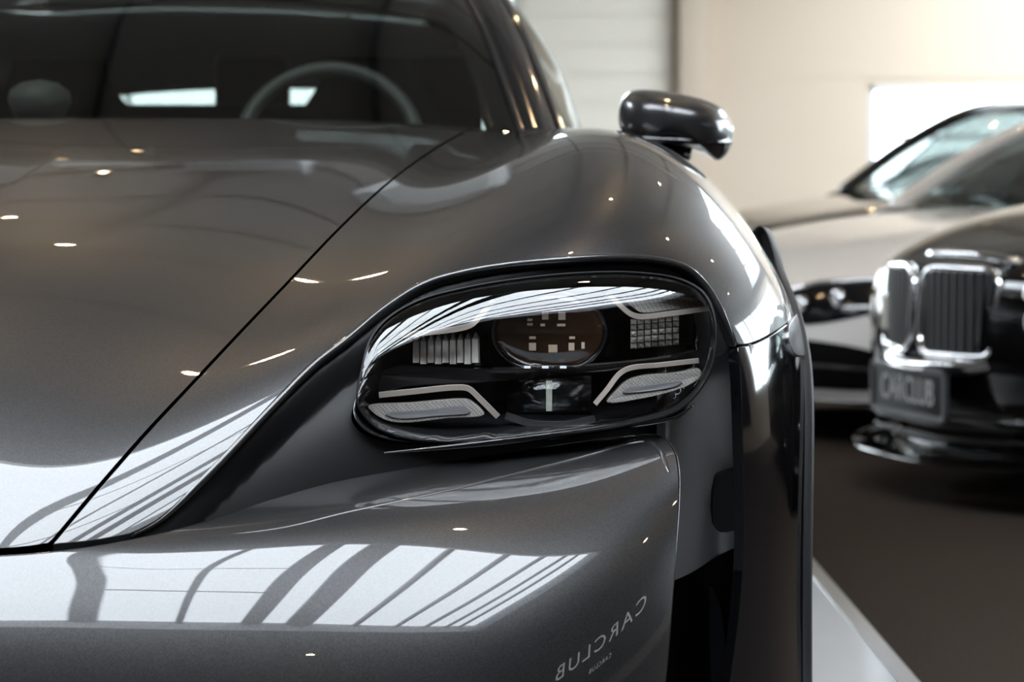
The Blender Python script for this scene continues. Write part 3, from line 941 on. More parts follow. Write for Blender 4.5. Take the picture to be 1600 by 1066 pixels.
d_loop2 = np.array([(4.22 - .95 * q / 20, 4 * q / 20) for q in range(0, 21)] + [(a, 4.0) for a in np.linspace(3.5, 7, 12)] + [(7, b) for b in np.linspace(3.8, 0.1, 10)] + [(a, 0.0) for a in np.linspace(7, 4.3, 10)])
def duct_deep(s, t):
    P = D(s, t); return P + np.array([0, 1.0, 0]) * (0.16 * smooth01((s - (4.22 - .2375 * t)) / .12))[..., None]
own(panel('duct_mouth', D, d_loop2, 'hole_black', None, step=.01, grid=.10, pos=duct_deep, flange=0))
# sensor pocket in the duct: a solid black block paints the hole's shade
pk = [A_(x, y, 2.775) for x, y in catmull([(1119, 748), (1128, 741), (1158, 735), (1160, 800), (1156, 824), (1126, 832), (1116, 822)], 3, True)]
own(prism('sensor_pocket', pk, (0, .03, 0), 'hole_black', None))

# ------------------------------------------------------------------ headlamp
lamp = empty('headlamp'); own(lamp)
LENS_IN = 0.012
lens_top = catmull([(530, 545), (570, 520), (606, 497), (655, 471), (720, 452), (800, 438), (900, 429), (990, 427), (1060, 434), (1100, 445), (1145, 465)], 10)
lcols = []
for px_, Yt in zip((545, 620, 700, 780, 860, 940, 1020, 1080, 1130), (2.606, 2.628, 2.650, 2.669, 2.686, 2.702, 2.718, 2.730, 2.741)):
    yt = float(np.interp(px_, lens_top[:, 0], lens_top[:, 1]))
    ys_ = [yt + f_ * (710 - yt) for f_ in (0, .06, .13, .21, .30, .42, .58, .78, 1.0)]
    prof_ = march(px_, yt, Yt, [(yt, 30), (yt + 12, 36), (yt + 34, 52), (yt + 50, 64), (yt + 62, 70), (yt + 150, 76), (760, 80)], ys_)
    lcols.append([prof_[0] + np.array([0, .03, .012])] + prof_)
LS = Surf(np.array([[c_[i] for c_ in lcols] for i in range(10)]), lam=.10)
n = LS.normal(np.array([5.0]), np.array([4.0]))[0]
LS.sign = 1.0 if n[1] < 0 else -1.0
lens_st2 = LS.pix(lens_px)
lens_P2 = LS(lens_st2[:, 0], lens_st2[:, 1])
def lens_pos(s, t):
    s = np.atleast_1d(s); t = np.atleast_1d(t)
    P = LS(s, t); N = LS.normal(s, t)
    d = np.minimum(poly_dist(P, lens_P2), .010)
    return P - N * (0.003 * (1 - d / .010) ** 2)[:, None]
def lp_(o): o.parent = lamp; return o
lp_(panel('lens', LS, lens_st2, 'lens_glass', None, step=.005, grid=.06, pos=lens_pos, flange=0.003, rad=.0015))
rim_f = lens_P2 + np.array([0, .003, 0]); rim_b = lens_P2 * 1.0 + np.array([0, .075, 0])
nl = len(rim_f)
cl_ = lens_P2.mean(0)
rim_o = rim_f + (rim_f - cl_) * np.array([.012, 0, .02])
lp_(link('lens_surround', meshdata('lens_surround', np.vstack([rim_f, rim_o, rim_b]), [(k, (k+1) % nl, nl+(k+1) % nl, nl+k) for k in range(nl)] + [(nl+k, nl+(k+1) % nl, 2*nl+(k+1) % nl, 2*nl+k) for k in range(nl)], True), 'satin_black'))
def house_pos(s, t):
    s = np.atleast_1d(s); t = np.atleast_1d(t)
    P = U(s, t); N = U.normal(s, t)
    d = poly_dist(P, lens_P)
    k = smooth01(d / .035)
    Q = P - N * .030
    return Q + np.array([0, 1.0, 0]) * (0.135 * k)[:, None]
lp_(panel('housing', U, lens_st, 'lamp_black', None, step=.006, grid=.06, pos=house_pos, flange=0))
lamp_far = empty('headlamp'); own(lamp_far)
for q_ in list(lamp.children): mirror_copy(q_, lamp_far)
def L(px, py, back):
    return on_sheet(px, py, back, LS)
def bar(name, pts, back, r, m, depth=.012):
    """flat strip swept along traced points inside the lamp"""
    q = resample(catmull(pts, 8), 6)
    P = [L(x, y, back) for x, y in q]
    pr = [(-.55, -1), (.55, -1), (.55, 1), (-.55, 1)]
    P = np.array(P); N = len(P)
    T = np.gradient(P, axis=0); T /= np.linalg.norm(T, axis=1)[:, None]
    vs = []
    for i in range(N):
        a = np.cross(T[i], (0, 1, 0)); a /= np.linalg.norm(a)
        y = np.array([0, 1.0, 0])
        vs += [P[i] + a * r, P[i] + a * r + y * depth, P[i] - a * r + y * depth, P[i] - a * r]
    fs = []
    for i in range(N - 1):
        for k in range(4):
            fs.append((i*4+k, i*4+(k+1) % 4, (i+1)*4+(k+1) % 4, (i+1)*4+k))
    fs += [(0, 1, 2, 3), ((N-1)*4+3, (N-1)*4+2, (N-1)*4+1, (N-1)*4)]
    me = meshdata(name, vs, fs)
    bm = bmesh.new(); bm.from_mesh(me); bmesh.ops.recalc_face_normals(bm, faces=bm.faces)
    bm.to_mesh(me); bm.free()
    return lp_(link(name, me, m))
def plate(name, pts, back, m, depth=.012, n=4, bevel=.0008):
    q = catmull(pts, n, True)
    return lp_(prism(name, [L(x, y, back) for x, y in q], (0, depth, 0), m, None, bevel))
# four running lights: bronze strip and milky guide each
bar('light_strip', [(580, 529), (640, 523), (722, 513), (738, 507), (752, 492), (772, 470)], .050, .0030, 'bronze_bar')
bar('light_strip', [(592, 618), (650, 612), (715, 606), (732, 608), (752, 626), (778, 652)], .050, .0030, 'bronze_bar')
bar('light_strip', [(950, 460), (966, 474), (984, 490), (998, 495), (1050, 490), (1108, 482)], .050, .0030, 'bronze_bar')
bar('light_strip', [(930, 632), (950, 608), (968, 585), (984, 576), (1030, 571), (1092, 564)], .050, .0026, 'bronze_bar')
plate('light_guide', [(575, 636), (582, 633), (640, 630), (728, 624), (738, 628), (757, 648), (700, 654), (625, 661), (600, 656), (582, 645)], .046, 'light_guide', .02)
plate('guide_core', [(602, 648), (608, 644), (660, 641), (722, 634), (728, 636), (736, 645), (680, 651), (622, 655)], .0445, 'guide_core', .01)
plate('light_guide', [(590, 515), (604, 497), (640, 482), (700, 474), (756, 468), (760, 474), (744, 495), (732, 499), (650, 507)], .062, 'light_guide', .02)
plate('light_guide', [(975, 465), (1000, 462), (1060, 462), (1095, 470), (1100, 478), (1050, 484), (1004, 489), (992, 483)], .062, 'light_guide', .02)
plate('light_guide', [(948, 629), (962, 611), (978, 596), (1000, 588), (1060, 582), (1092, 576), (1096, 584), (1086, 597), (1050, 612), (1010, 622)], .050, 'light_guide', .02)
plate('guide_core', [(972, 614), (980, 606), (1000, 603), (1040, 598), (1066, 596), (1060, 603), (1020, 611)], .0485, 'guide_core', .01)
# horizontal blade across the lamp
plate('blade', [(590, 612), (600, 578), (760, 577), (860, 575), (1000, 566), (1090, 548), (1096, 556), (1010, 574), (880, 586), (760, 598), (640, 604)], .085, 'lamp_black', .03, bevel=.001)
bar('blade_edge', [(770, 576), (860, 574), (960, 567), (1050, 556), (1085, 548)], .074, .0012, 'chrome', .006)
# fluted reflector, inner side
for k in range(9):
    x = 650 + k * 11.5
    y0, y1 = 525 - k * 0.6, 567 + (k % 2) * 2
    pts = [L(x, y0, .095), L(x - 4.5, y0 + 10, .088), L(x - 5, y1, .080), L(x + 5, y1, .083), L(x + 4.5, y0 + 10, .090)]
    lp_(prism('reflector_flute', pts, (0.002, .012, 0), 'reflector'))
plate('reflector_tray', [(640, 521), (745, 510), (752, 572), (645, 572)], .110, 'lamp_black', .01, n=1)
# faceted reflector, outer side
for i in range(7):
    for j in range(5):
        x = 990 + i * 11; y = 503 + j * 9.5 - i * 1.0
        c = L(x, y, .085 + .003 * ((i * 3 + j * 2) % 3))
        rx, rz = .0036, .0032
        ap = c + np.array([random.uniform(-.0015, .0015), -.0045, random.uniform(-.0015, .0015)])
        vs = [c + (-rx, 0, -rz), c + (rx, 0, -rz), c + (rx, 0, rz), c + (-rx, 0, rz), ap,
              c + (-rx, .01, -rz), c + (rx, .01, -rz), c + (rx, .01, rz), c + (-rx, .01, rz)]
        fs = [(0, 1, 4), (1, 2, 4), (2, 3, 4), (3, 0, 4), (0, 5, 6, 1), (1, 6, 7, 2), (2, 7, 8, 3), (3, 8, 5, 0), (5, 8, 7, 6)]
        lp_(link('reflector_facet', meshdata('reflector_facet', vs, fs), 'reflector'))
# projector: ring, dark dome, pale squares behind it paint its bright reflections
pc = L(858, 520, .060)
sc_px = pc[1] / FPX
def disc_pts(n, rx, ry, cut=None):
    out = []
    for k in range(n):
        a = 2 * PI * k / n
        x, z = rx * math.cos(a), ry * math.sin(a)
        if cut is not None: z = max(z, -cut)
        out.append((x, z))
    return out
rx, rz, cut = 86 * sc_px, 62 * sc_px, 52 * sc_px
vs, fs = [], []
n_a, n_r = 48, 10
for i in range(n_r + 1):
    f_ = math.sin(i / n_r * PI / 2)
    for (x, z) in disc_pts(n_a, rx * f_, rz * f_, cut):
        dd = math.sqrt(max(0, 1 - min(1, (x / rx) ** 2 + (z / rz) ** 2)))
        vs.append(pc + np.array([x, .008 - .012 * dd, z]))
for i in range(n_r):
    for k in range(n_a):
        fs.append((i*n_a+k, i*n_a+(k+1) % n_a, (i+1)*n_a+(k+1) % n_a, (i+1)*n_a+k))
dome = lp_(link('projector_lens', meshdata('projector_lens', vs, fs, True), 'dome_glass'))
ring = [pc + np.array([x, .006, z]) for x, z in disc_pts(60, rx * 1.03, rz * 1.03, cut * 1.04)]
lp_(tube('projector_ring', ring, .0022, 'gloss_black', None, 6, True))
bk = [pc + np.array([x, .030, z]) for x, z in disc_pts(40, rx, rz, cut)]
lp_(prism('projector_back', bk, (0, .02, 0), 'amber_dark'))
for (x, y, wx, wy) in ((852, 494, 10, 11), (878, 494, 11, 12), (828, 500, 8, 4), (828, 507, 9, 4), (848, 508, 7, 4), (877, 508, 13, 4),
                       (832, 528, 10, 4), (894, 528, 9, 4), (832, 542, 11, 12), (864, 545, 14, 12), (893, 542, 9, 12), (911, 540, 5, 10)):
    c = at(x, y, pc[1] + .027)
    w2, h2 = wx * sc_px / 2, wy * sc_px / 2
    lp_(prism('reflection_square', [c + (-w2, 0, -h2), c + (w2, 0, -h2), c + (w2, 0, h2), c + (-w2, 0, h2)], (0, .003, 0), 'pale_patch'))
for x in (824, 852, 880):
    c = at(x, 574, pc[1] - .012)
    lp_(prism('vent_chip', [c + (-.0038, 0, -.0014), c + (.0038, 0, -.0014), c + (.0038, 0, .0014), c + (-.0038, 0, .0014)], (0, .003, 0), 'pale_patch'))
# lower module: clear drum with a pale post
mc = L(858, 618, .085)
lp_(lathe('lower_module', [(-.034, .0), (-.034, .020), (.034, .020), (.034, .0)], mc, 'module_glass', None, 28, 'x'))
c = at(858, 619, mc[1] - .004)
lp_(prism('module_post', [c + (-.0035, 0, -.018), c + (.0035, 0, -.018), c + (.0035, 0, .018), c + (-.0035, 0, .018)], (0, .004, 0), mat('post_cream', (.62, .58, .46), rough=.5)))
for (x, y0, y1) in ((800, 592, 640), (822, 600, 645), (838, 605, 640), (895, 600, 640), (912, 605, 640)):
    a = at(x, y0, mc[1] + .01); b = at(x, y1, mc[1] + .01)
    lp_(tube('module_rib', [a, b], .0012, 'alloy', None, 6))
lp_(lathe('module_shell', [(-.05, .0), (-.05, .030), (.05, .030), (.05, .0)], mc + np.array([0, .035, 0]), 'lamp_black', None, 24, 'x'))
bar('module_tray', [(790, 650), (830, 662), (880, 664), (930, 655)], .06, .004, 'alloy', .01)

# ------------------------------------------------------------------ glasshouse of the grey car
def sheet(name, Gp, m, n_u=24, n_v=24, lam=.02, thick=0.0, srange=None, trange=None, up=None):
    S = Surf(np.array(Gp, float), lam=lam)
    s0, s1 = srange or (0, S.nr - 1); t0, t1 = trange or (0, S.nc - 1)
    ss, tt = np.meshgrid(np.linspace(s0, s1, n_u), np.linspace(t0, t1, n_v), indexing='ij')
    P = S(ss, tt)
    N = num_normal(S, ss, tt, 1.0)
    if up is not None and (N.reshape(-1, 3).mean(0) @ np.array(up)) < 0: N = -N; flip = True
    else: flip = False
    P0 = P.reshape(-1, 3); vs = [P0]
    fs = []
    idx = lambda i, j: i * n_v + j
    for i in range(n_u - 1):
        for j in range(n_v - 1):
            q = (idx(i, j), idx(i+1, j), idx(i+1, j+1), idx(i, j+1))
            fs.append(q[::-1] if flip else q)
    if thick:
        n = len(P0); vs.append(P0 - N.reshape(-1, 3) * thick)
        fs += [tuple(k + n for k in q[::-1]) for q in list(fs)]
        rim = [idx(0, j) for j in range(n_v)] + [idx(i, n_v-1) for i in range(1, n_u)] + [idx(n_u-1, j) for j in range(n_v-2, -1, -1)] + [idx(i, 0) for i in range(n_u-2, 0, -1)]
        for k in range(len(rim)):
            a, b = rim[k], rim[(k+1) % len(rim)]
            fs.append((a, b, b + n, a + n) if flip else (b, a, a + n, b + n))
    return link(name, meshdata(name, np.vstack(vs), fs, True), m)
def sym(row): return [(2*XC - x, y, z) for (x, y, z) in row[::-1]] + row[1:] if abs(row[0][0]-XC) < 1e-6 else None
ws_base = [(XC, 4.03, .985), (-.45, 4.05, .980), (-.18, 4.08, .972), (.015, 4.14, .962)]
ws_m1 = [(XC, 4.27, 1.130), (-.46, 4.285, 1.123), (-.20, 4.315, 1.110), (-.025, 4.37, 1.095)]
ws_m2 = [(XC, 4.51, 1.260), (-.47, 4.525, 1.253), (-.22, 4.555, 1.238), (-.070, 4.61, 1.220)]
ws_top = [(XC, 4.80, 1.375), (-.48, 4.815, 1.368), (-.25, 4.85, 1.352), (-.125, 4.90, 1.332)]
own(sheet('windshield', [sym(r) for r in (ws_base, ws_m1, ws_m2, ws_top)], 'windscreen', 24, 40, up=(0, -1, 1)))
# black border print along the glass edge
fr = [[(r[3][0] + 2*XC*0 - .055*(1-k) + .012*k, r[3][1] - .012*(1-k) + .006*k + .0, r[3][2] + .002) for k in (0, .5, 1)] for r in (ws_base, ws_m1, ws_m2, ws_top)]
f1 = own(sheet('glass_border', fr, 'frit', 14, 5, thick=.003, up=(0, -1, 1)))
own(mirror_copy(f1, None))
# windscreen pillar
pl = [[(r[3][0] + .004, r[3][1] - .006, r[3][2] + .004), (r[3][0] + .040, r[3][1] + .005, r[3][2] + .008), (r[3][0] + .075, r[3][1] + .04, r[3][2] - .002), (r[3][0] + .095, r[3][1] + .09, r[3][2] - .02)] for r in (ws_base, ws_m1, ws_m2, ws_top)]
p1_ = own(sheet('windscreen_pillar', pl, 'gloss_black', 20, 10, thick=.02, up=(1, -1, 1)))
own(mirror_copy(p1_, None))
own(tube('pillar_trim', catmull([(r[3][0] + .084, r[3][1] + .06, r[3][2] + .000) for r in (ws_base, ws_m1, ws_m2, ws_top)], 6), .007, 'chrome', None, 8))
# cowl panel between hood and glass
own(sheet('cowl_panel', [[(2*XC-.12, 4.02, .93), (-1.2, 3.98, .955), (XC, 3.96, .965), (-.2, 3.98, .955), (.12, 4.02, .93)],
                         [(2*XC-.12, 4.12, .945), (-1.2, 4.06, .965), (XC, 4.04, .975), (-.2, 4.06, .965), (.12, 4.12, .945)],
                         [(2*XC-.12, 4.30, .95), (-1.2, 4.2, .97), (XC, 4.16, .98), (-.2, 4.2, .97), (.12, 4.30, .95)]], 'satin_black', 8, 24, thick=.01, up=(0, 0, 1)))
# roof and rear
roof_rows = (ws_top + [(-.045, 4.96, 1.275)], [(XC, 5.7, 1.40), (-.47, 5.7, 1.392), (-.24, 5.7, 1.37), (-.09, 5.7, 1.335), (-.015, 5.7, 1.275)],
             [(XC, 6.3, 1.33), (-.47, 6.3, 1.32), (-.25, 6.3, 1.30), (-.12, 6.3, 1.265), (-.035, 6.3, 1.20)], [(XC, 6.70, 1.213), (-.45, 6.70, 1.208), (-.22, 6.70, 1.188), (-.08, 6.70, 1.158), (.0, 6.70, 1.10)])
own(sheet('roof', [sym(r) for r in roof_rows], 'grey_paint', 18, 28, thick=.02, up=(0, 0, 1)))
own(sheet('rear_glass', [sym(r) for r in ([(XC, 6.70, 1.210), (-.45, 6.70, 1.205), (-.22, 6.70, 1.185), (-.08, 6.70, 1.155)], [(XC, 6.95, 1.09), (-.44, 6.95, 1.085), (-.21, 6.95, 1.07), (-.065, 6.95, 1.045)], [(XC, 7.1, 1.0), (-.43, 7.1, .99), (-.2, 7.1, .98), (-.05, 7.1, .96)])], 'car_glass', 8, 20, up=(0, 1, 1)))
own(sheet('boot_lid', [sym(r) for r in ([(XC, 7.1, 1.0), (-.43, 7.1, .99), (-.1, 7.1, .97), (.30, 7.0, .86)], [(XC, 7.28, .93), (-.4, 7.27, .92), (-.1, 7.24, .90), (.28, 7.12, .8)], [(XC, 7.32, .6), (-.4, 7.31, .6), (-.05, 7.27, .6), (.3, 7.12, .6)], [(XC, 7.25, .3), (-.4, 7.24, .3), (-.05, 7.2, .3), (.28, 7.08, .3)])], 'grey_paint', 14, 20, thick=.02, up=(0, 1, .2)))
def flank(name, y0, y1, m='grey_paint'):
    ys = np.linspace(y0, y1, 4)
    def hw(y): return -.02 * max(0, y - 6.0) ** 2
    rows = [[(.36 + hw(y), y, .20), (.408 + hw(y), y, .34), (.422 + hw(y), y, .52), (.418 + hw(y), y, .70), (.385 + hw(y), y, .84), (.30 + hw(y), y, .92), (.16 + hw(y), y, .955)] for y in ys]
    return sheet(name, rows, m, 8, 24, lam=.02, thick=.02, up=(1, 0, .3))
for nm, a, b in (('front_door', 4.125, 5.20), ('rear_door', 5.206, 6.0), ('rear_quarter', 6.006, 7.05)):
    o = own(flank(nm, a, b)); own(mirror_copy(o, None))
sg = own(sheet('side_glass', [[(.17, y, .955), (.10 + (zt-1.3)*.2, y, (zt+.955)/2 + .02), (xt, y, zt)] for (y, xt, zt) in ((4.36, .06, 1.06), (4.65, .02, 1.2), (5.1, -.02, 1.325), (5.5, -.03, 1.335), (5.9, -.03, 1.32))], 'car_glass', 18, 8, up=(1, 0, 0)))
own(mirror_copy(sg, None))
cpil = own(sheet('rear_pillar', [[(.17, y, .955), (.06 + (zt-1.3)*.1, y, (zt+.955)/2 + .02), (xt, y, zt)] for (y, xt, zt) in ((5.88, -.028, 1.32), (6.2, -.04, 1.31), (6.5, -.03, 1.2), (6.9, .0, 1.05))], 'grey_paint', 12, 8, thick=.02, up=(1, 0, 0)))
own(mirror_copy(cpil, None))
# inside
own(box('underbody', XC - .80, XC + .80, 2.95, 7.0, .16, .30, 'hole_black'))
own(box('firewall', XC - .72, XC + .72, 4.24, 4.27, .30, .93, 'hole_black'))
own(box('light_block', XC - .62, XC + .62, 2.62, 2.95, .25, .46, 'hole_black'))  # dark box added behind the bumper so no light leaks through
dash = own(sheet('dashboard', [[(2*XC-.05, 4.30, .93), (-1.2, 4.26, .95), (XC, 4.25, .955), (-.3, 4.26, .95), (.05, 4.30, .93)],
                               [(2*XC-.05, 4.42, .975), (-1.2, 4.38, .99), (XC, 4.36, 1.0), (-.3, 4.38, 1.0), (.05, 4.42, .975)],
                               [(2*XC-.05, 4.62, .96), (-1.2, 4.60, .97), (XC, 4.58, .98), (-.3, 4.58, .985), (.05, 4.62, .96)],
                               [(2*XC-.05, 4.70, .70), (-1.2, 4.70, .70), (XC, 4.70, .70), (-.3, 4.70, .70), (.05, 4.70, .70)]], 'interior', 16, 20, thick=.03, up=(0, 0, 1)))
# steering wheel
sw = empty('steering_wheel'); own(sw)
swc = np.array([-.366, 4.60, .965]); tl_ = math.radians(24)
e1 = np.array([1.0, 0, 0]); e2 = np.array([0, math.sin(tl_), math.cos(tl_)])
rim = [swc + .178 * (math.cos(a) * e1 + math.sin(a) * e2) for a in np.linspace(0, 2*PI, 49)[:-1]]
tube('rim', rim, .0155, 'wheel_leather', sw, 10, True)
hub = [swc + np.array([0, -.012, 0]) + r_ * e1 * math.cos(a) + r_ * .8 * e2 * math.sin(a) for r_ in (.065,) for a in np.linspace(0, 2*PI, 25)[:-1]]
prism('hub', hub, (0, .04, 0), 'interior', sw, .006)
for a in (0, PI, -PI/2):
    d = math.cos(a) * e1 + math.sin(a) * e2
    tube('spoke', [swc + d * .05, swc + d * .176], .013, 'interior', sw, 8)
# clock pod on the dash, inside mirror
cp = at(62, 158, 4.42)
own(lathe('dash_clock', [(-.04, .0), (-.035, .045), (.0, .060), (.02, .056), (.035, .035), (.042, .0)], cp, 'headrest', None, 24, 'z'))
rmc = at(155, -18, 4.66)
own(box('inside_mirror', rmc[0] - .105, rmc[0] + .105, rmc[1] - .015, rmc[1] + .02, rmc[2] - .036, rmc[2] + .04, 'headrest', None, .012))
# seats
def seat(cx, y):
    s_ = empty('front_seat'); own(s_)
    back = [[(cx - w_, y + dy - bz * .02, z) , (cx - w_ * .5, y + dy - .05, z), (cx, y + dy - .06, z), (cx + w_ * .5, y + dy - .05, z), (cx + w_, y + dy, z)] for (w_, dy, z, bz) in ((.25, .0, .45, 1), (.26, .06, .65, 1), (.25, .12, .85, 1), (.20, .18, 1.02, 1), (.13, .21, 1.13, 1), (.11, .23, 1.20, 1))]
    o = sheet('backrest', back, 'interior', 16, 14, thick=.09, up=(0, -1, 0)); o.parent = s_
    o = box('cushion', cx - .25, cx + .25, y - .5, y + .02, .33, .47, 'interior', s_, .04)
seat(-.33, 5.25); seat(-1.07, 5.25)
own(box('rear_bench', XC - .62, XC + .62, 6.15, 6.35, .4, 1.125, 'interior', None, .02))
own(box('rear_headrest', -.26, -.03, 6.18, 6.27, 1.10, 1.26, 'interior', None, .03))
own(box('rear_headrest', -.80, -.60, 6.18, 6.27, 1.10, 1.26, 'interior', None, .03))
own(box('cabin_floor', XC - .75, XC + .75, 4.27, 7.0, .29, .34, 'interior'))

# ------------------------------------------------------------------ door mirror
dm = empty('door_mirror'); own(dm)
out = catmull([(967, 196), (970, 158), (986, 142), (1048, 144), (1108, 158), (1137, 177), (1146, 206), (1137, 240), (1122, 251), (1098, 240), (1050, 228), (985, 222)], 5, True)
cen = np.array([1058, 188.0])
rings = []
for k, a in enumerate(np.linspace(0.02, PI / 2, 12)):
    s_ = math.sin(a) ** .62; yy = 4.03 - .145 * math.cos(a) ** .9 if a < PI/2 else 4.03
    rings.append([at(*(cen + (q - cen) * s_), yy) for q in out])
rings.append([at(*(cen + (q - cen) * .97), 4.06) for q in out])
rings.append([at(*(cen + (q - cen) * .92), 4.055) for q in out])
nn = len(out)
vs = np.vstack(rings); fs = [(i*nn+k, i*nn+(k+1) % nn, (i+1)*nn+(k+1) % nn, (i+1)*nn+k) for i in range(len(rings)-1) for k in range(nn)]
fs.append(tuple(range(nn)))
me = meshdata('mirror_shell', vs, fs, True)
bm = bmesh.new(); bm.from_mesh(me); bmesh.ops.recalc_face_normals(bm, faces=bm.faces); bm.to_mesh(me); bm.free()
link('mirror_shell', me, 'grey_paint', dm)
gl = [at(*(cen + (q - cen) * .92), 4.052) for q in out]
prism('mirror_glass', gl, (0, .004, 0), 'chrome', dm)
tube('mirror_arm', [at(1060, 232, 4.03), at(1000, 262, 4.12), at(975, 272, 4.25)], [.03, .022, .03], 'gloss_black', dm, 10)
tube('mirror_seam', [at(x, y, Yq) for x, y, Yq in ((975, 213, 3.935), (1010, 217, 3.905), (1060, 220, 3.895), (1110, 222, 3.905), (1140, 222, 3.96))], .006, 'gloss_black', dm, 8)

# ------------------------------------------------------------------ front wheel
def wheel(cx, parent, cy=WC[0], cz=.355, R=.355, width=.24, sgn=1, name='front_wheel'):
    wh = empty(name)
    wh.parent = parent
    c = np.array([cx, cy, cz])
    h = width / 2
    lathe('tyre', [(-h+.02, .26), (-h, .29), (-h+.015, .335), (-h+.05, R), (h-.05, R), (h-.015, .335), (h, .29), (h-.02, .26)], c, 'rubber', wh, 40, 'x')
    lathe('rim_barrel', [(-h+.02, .262), (-h+.03, .25), (h-.06, .24), (h-.02, .262)], c, 'alloy', wh, 32, 'x')
    lathe('brake_disc', [(-.02, .06), (-.02, .20), (.0, .20), (.0, .06)], c, 'alloy', wh, 32, 'x')
    lathe('wheel_hub', [(sgn*(h-.07), .0), (sgn*(h-.07), .05), (sgn*(h-.11), .07)], c, 'alloy', wh, 20, 'x')
    for k in range(10):
        a = 2 * PI * k / 10
        d = np.array([0, math.cos(a), math.sin(a)])
        tube('wheel_spoke', [c + d * .05 + np.array([sgn*(h-.08), 0, 0]), c + d * .25 + np.array([sgn*(h-.035), 0, 0])], [.017, .013], 'alloy', wh, 6)
    return wh
own(wheel(.27, None, cz=.368)); own(wheel(2 * XC - .27, None, cz=.368, sgn=-1))

# rest everything on the car's own origin
inv = Matrix.Translation((-car_loc[0], -car_loc[1], -car_loc[2]))
for o in car_parts:
    o.parent = car
    o.matrix_parent_inverse = inv

# ================================================================== cars parked further back
BODY = {}
def inlay(car, pname, part, pts, m, lift=.006, n=4, closed=True):
    """a fitted piece lying on a parked car's nose: outline given as (y, z) seen from its front"""
    FS = BODY[car]
    q = catmull(pts, n, True)
    st = FS.invert(q, lambda P: P[..., 1:3], view=False, srange=(0, 4.6))
    f = lambda a, b: FS(a, b) + FS.normal(a, b) * lift
    o = panel(part, FS, st, m, None, step=.012, grid=.10, pos=f, flange=.012, rad=.003)
    o.parent = pname
    return o
def on_body(car, y, z, lift=.0):
    FS = BODY[car]
    st = FS.invert([(y, z)], lambda P: P[..., 1:3], view=False, srange=(0, 4.6))[0]
    a, b = np.array([st[0]]), np.array([st[1]])
    return FS(a, b)[0] + FS.normal(a, b)[0] * lift
def bg_car(name, label, origin, phi, paint, hz=.72, cz=.97, hw=.93, roof=1.45, nose=0.0):
    """a saloon in its own frame: +x forward from the nose, +y its left side, z up; origin on the floor under the nose"""
    c = empty(name, (origin[0], origin[1], 0.0), PI + phi)
    tag(c, label, 'car')
    v = [0, .36, .64, .83, .95, 1.0, 1.0]
    wrapx = [0, .02, .09, .22, .42, .62, .92]
    rows = []
    for (x, z, wf) in ((-.10, .17, .97), (-.02, .30, 1.0), (0.0, .48, 1.0), (-.03, hz - .08, 1.0), (-.10, hz - .01, .99)):
        rows.append([(x - wrapx[k] - nose, v[k] * hw * wf, z - (.0 if z < .5 else (.01, .0, .0, .015, .05, .09, .13)[k] * (z - .4) / .3)) for k in range(7)])
    for (x, z) in ((-.40, hz + (cz - hz) * .38), (-.80, hz + (cz - hz) * .66), (-1.20, hz + (cz - hz) * .88), (-1.60, cz)):
        dz = (0, .004, -.008, -.05, -.13, -.24, -.40)
        dx = (0, 0, -.02, -.06, -.14, -.22, -.34)
        rows.append([(x + dx[k] * max(0, 1 + x / 1.6) - nose, v[k] * hw, z + dz[k]) for k in range(7)])
    full = [[(x, -y, z) for (x, y, z) in r[:0:-1]] + r for r in rows]
    own_ = []
    o = sheet('front_body', full, paint, 60, 60, lam=.06, thick=.01, up=(.6, 0, .8)); o.parent = c
    FS = Surf(np.array(full), lam=.06)
    FS.sign = 1.0 if FS.normal(np.array([2.0]), np.array([6.0]))[0][0] > 0 else -1.0
    BODY[name] = FS
    # body behind the hood
    for s_ in (1, -1):
        rr = [[(x, s_ * hw * .64, cz + .005), (x, s_ * hw * .84, cz - .04), (x, s_ * hw * .96, cz - .13), (x, s_ * hw, .68), (x, s_ * hw * 1.0, .40), (x, s_ * hw * .96, .2)] for x in (-1.35 - nose, -2.2 - nose, -3.2 - nose, -4.2 - nose)]
        o = sheet('side_panel', rr, paint, 12, 16, lam=.02, thick=.01, up=(0, s_, .2)); o.parent = c
        rr = [[(x, s_ * hw * .80, cz), (x, s_ * (hw * .74), (cz + zt) / 2 + .02), (x, s_ * hw * .60, zt)] for (x, zt) in ((-1.75 - nose, cz + .12), (-2.2 - nose, roof - .06), (-3.0 - nose, roof - .02), (-3.8 - nose, cz + .22))]
        o = sheet('side_window', rr, 'car_glass', 14, 8, up=(0, s_, 0)); o.parent = c
        pts = catmull([(-1.45 - nose, s_ * hw * .78, cz + .0), (-1.85 - nose, s_ * hw * .72, (cz + roof) / 2 + .03), (-2.25 - nose, s_ * hw * .62, roof - .02), (-3.0 - nose, s_ * hw * .60, roof - .01)], 6)
        o = tube('windscreen_pillar', pts, .035, paint, c, 8)
    wsr = [[(x, yf * hw, z - abs(yf) * .04) for yf in (-.76, -.4, 0, .4, .76)] if i < 1 else [(x, yf * hw, z - abs(yf) * .05) for yf in (-.66, -.35, 0, .35, .66)] for i, (x, z) in enumerate(((-1.42 - nose, cz), (-1.85 - nose, (cz + roof) / 2 + .045), (-2.25 - nose, roof)))]
    o = sheet('windshield', wsr, 'car_glass', 14, 14, up=(1, 0, 1)); o.parent = c
    o = sheet('roof', [[(x, yf * hw, z - abs(yf) * .05) for yf in (-.64, -.35, 0, .35, .64)] for (x, z) in ((-2.25 - nose, roof), (-2.9 - nose, roof + .015), (-3.7 - nose, roof - .1), (-4.2 - nose, cz + .1))], paint, 12, 12, thick=.02, up=(0, 0, 1)); o.parent = c
    o = box('dark_interior', -4.0 - nose, -1.7 - nose, -hw * .72, hw * .72, .3, cz - .02, 'interior', c)
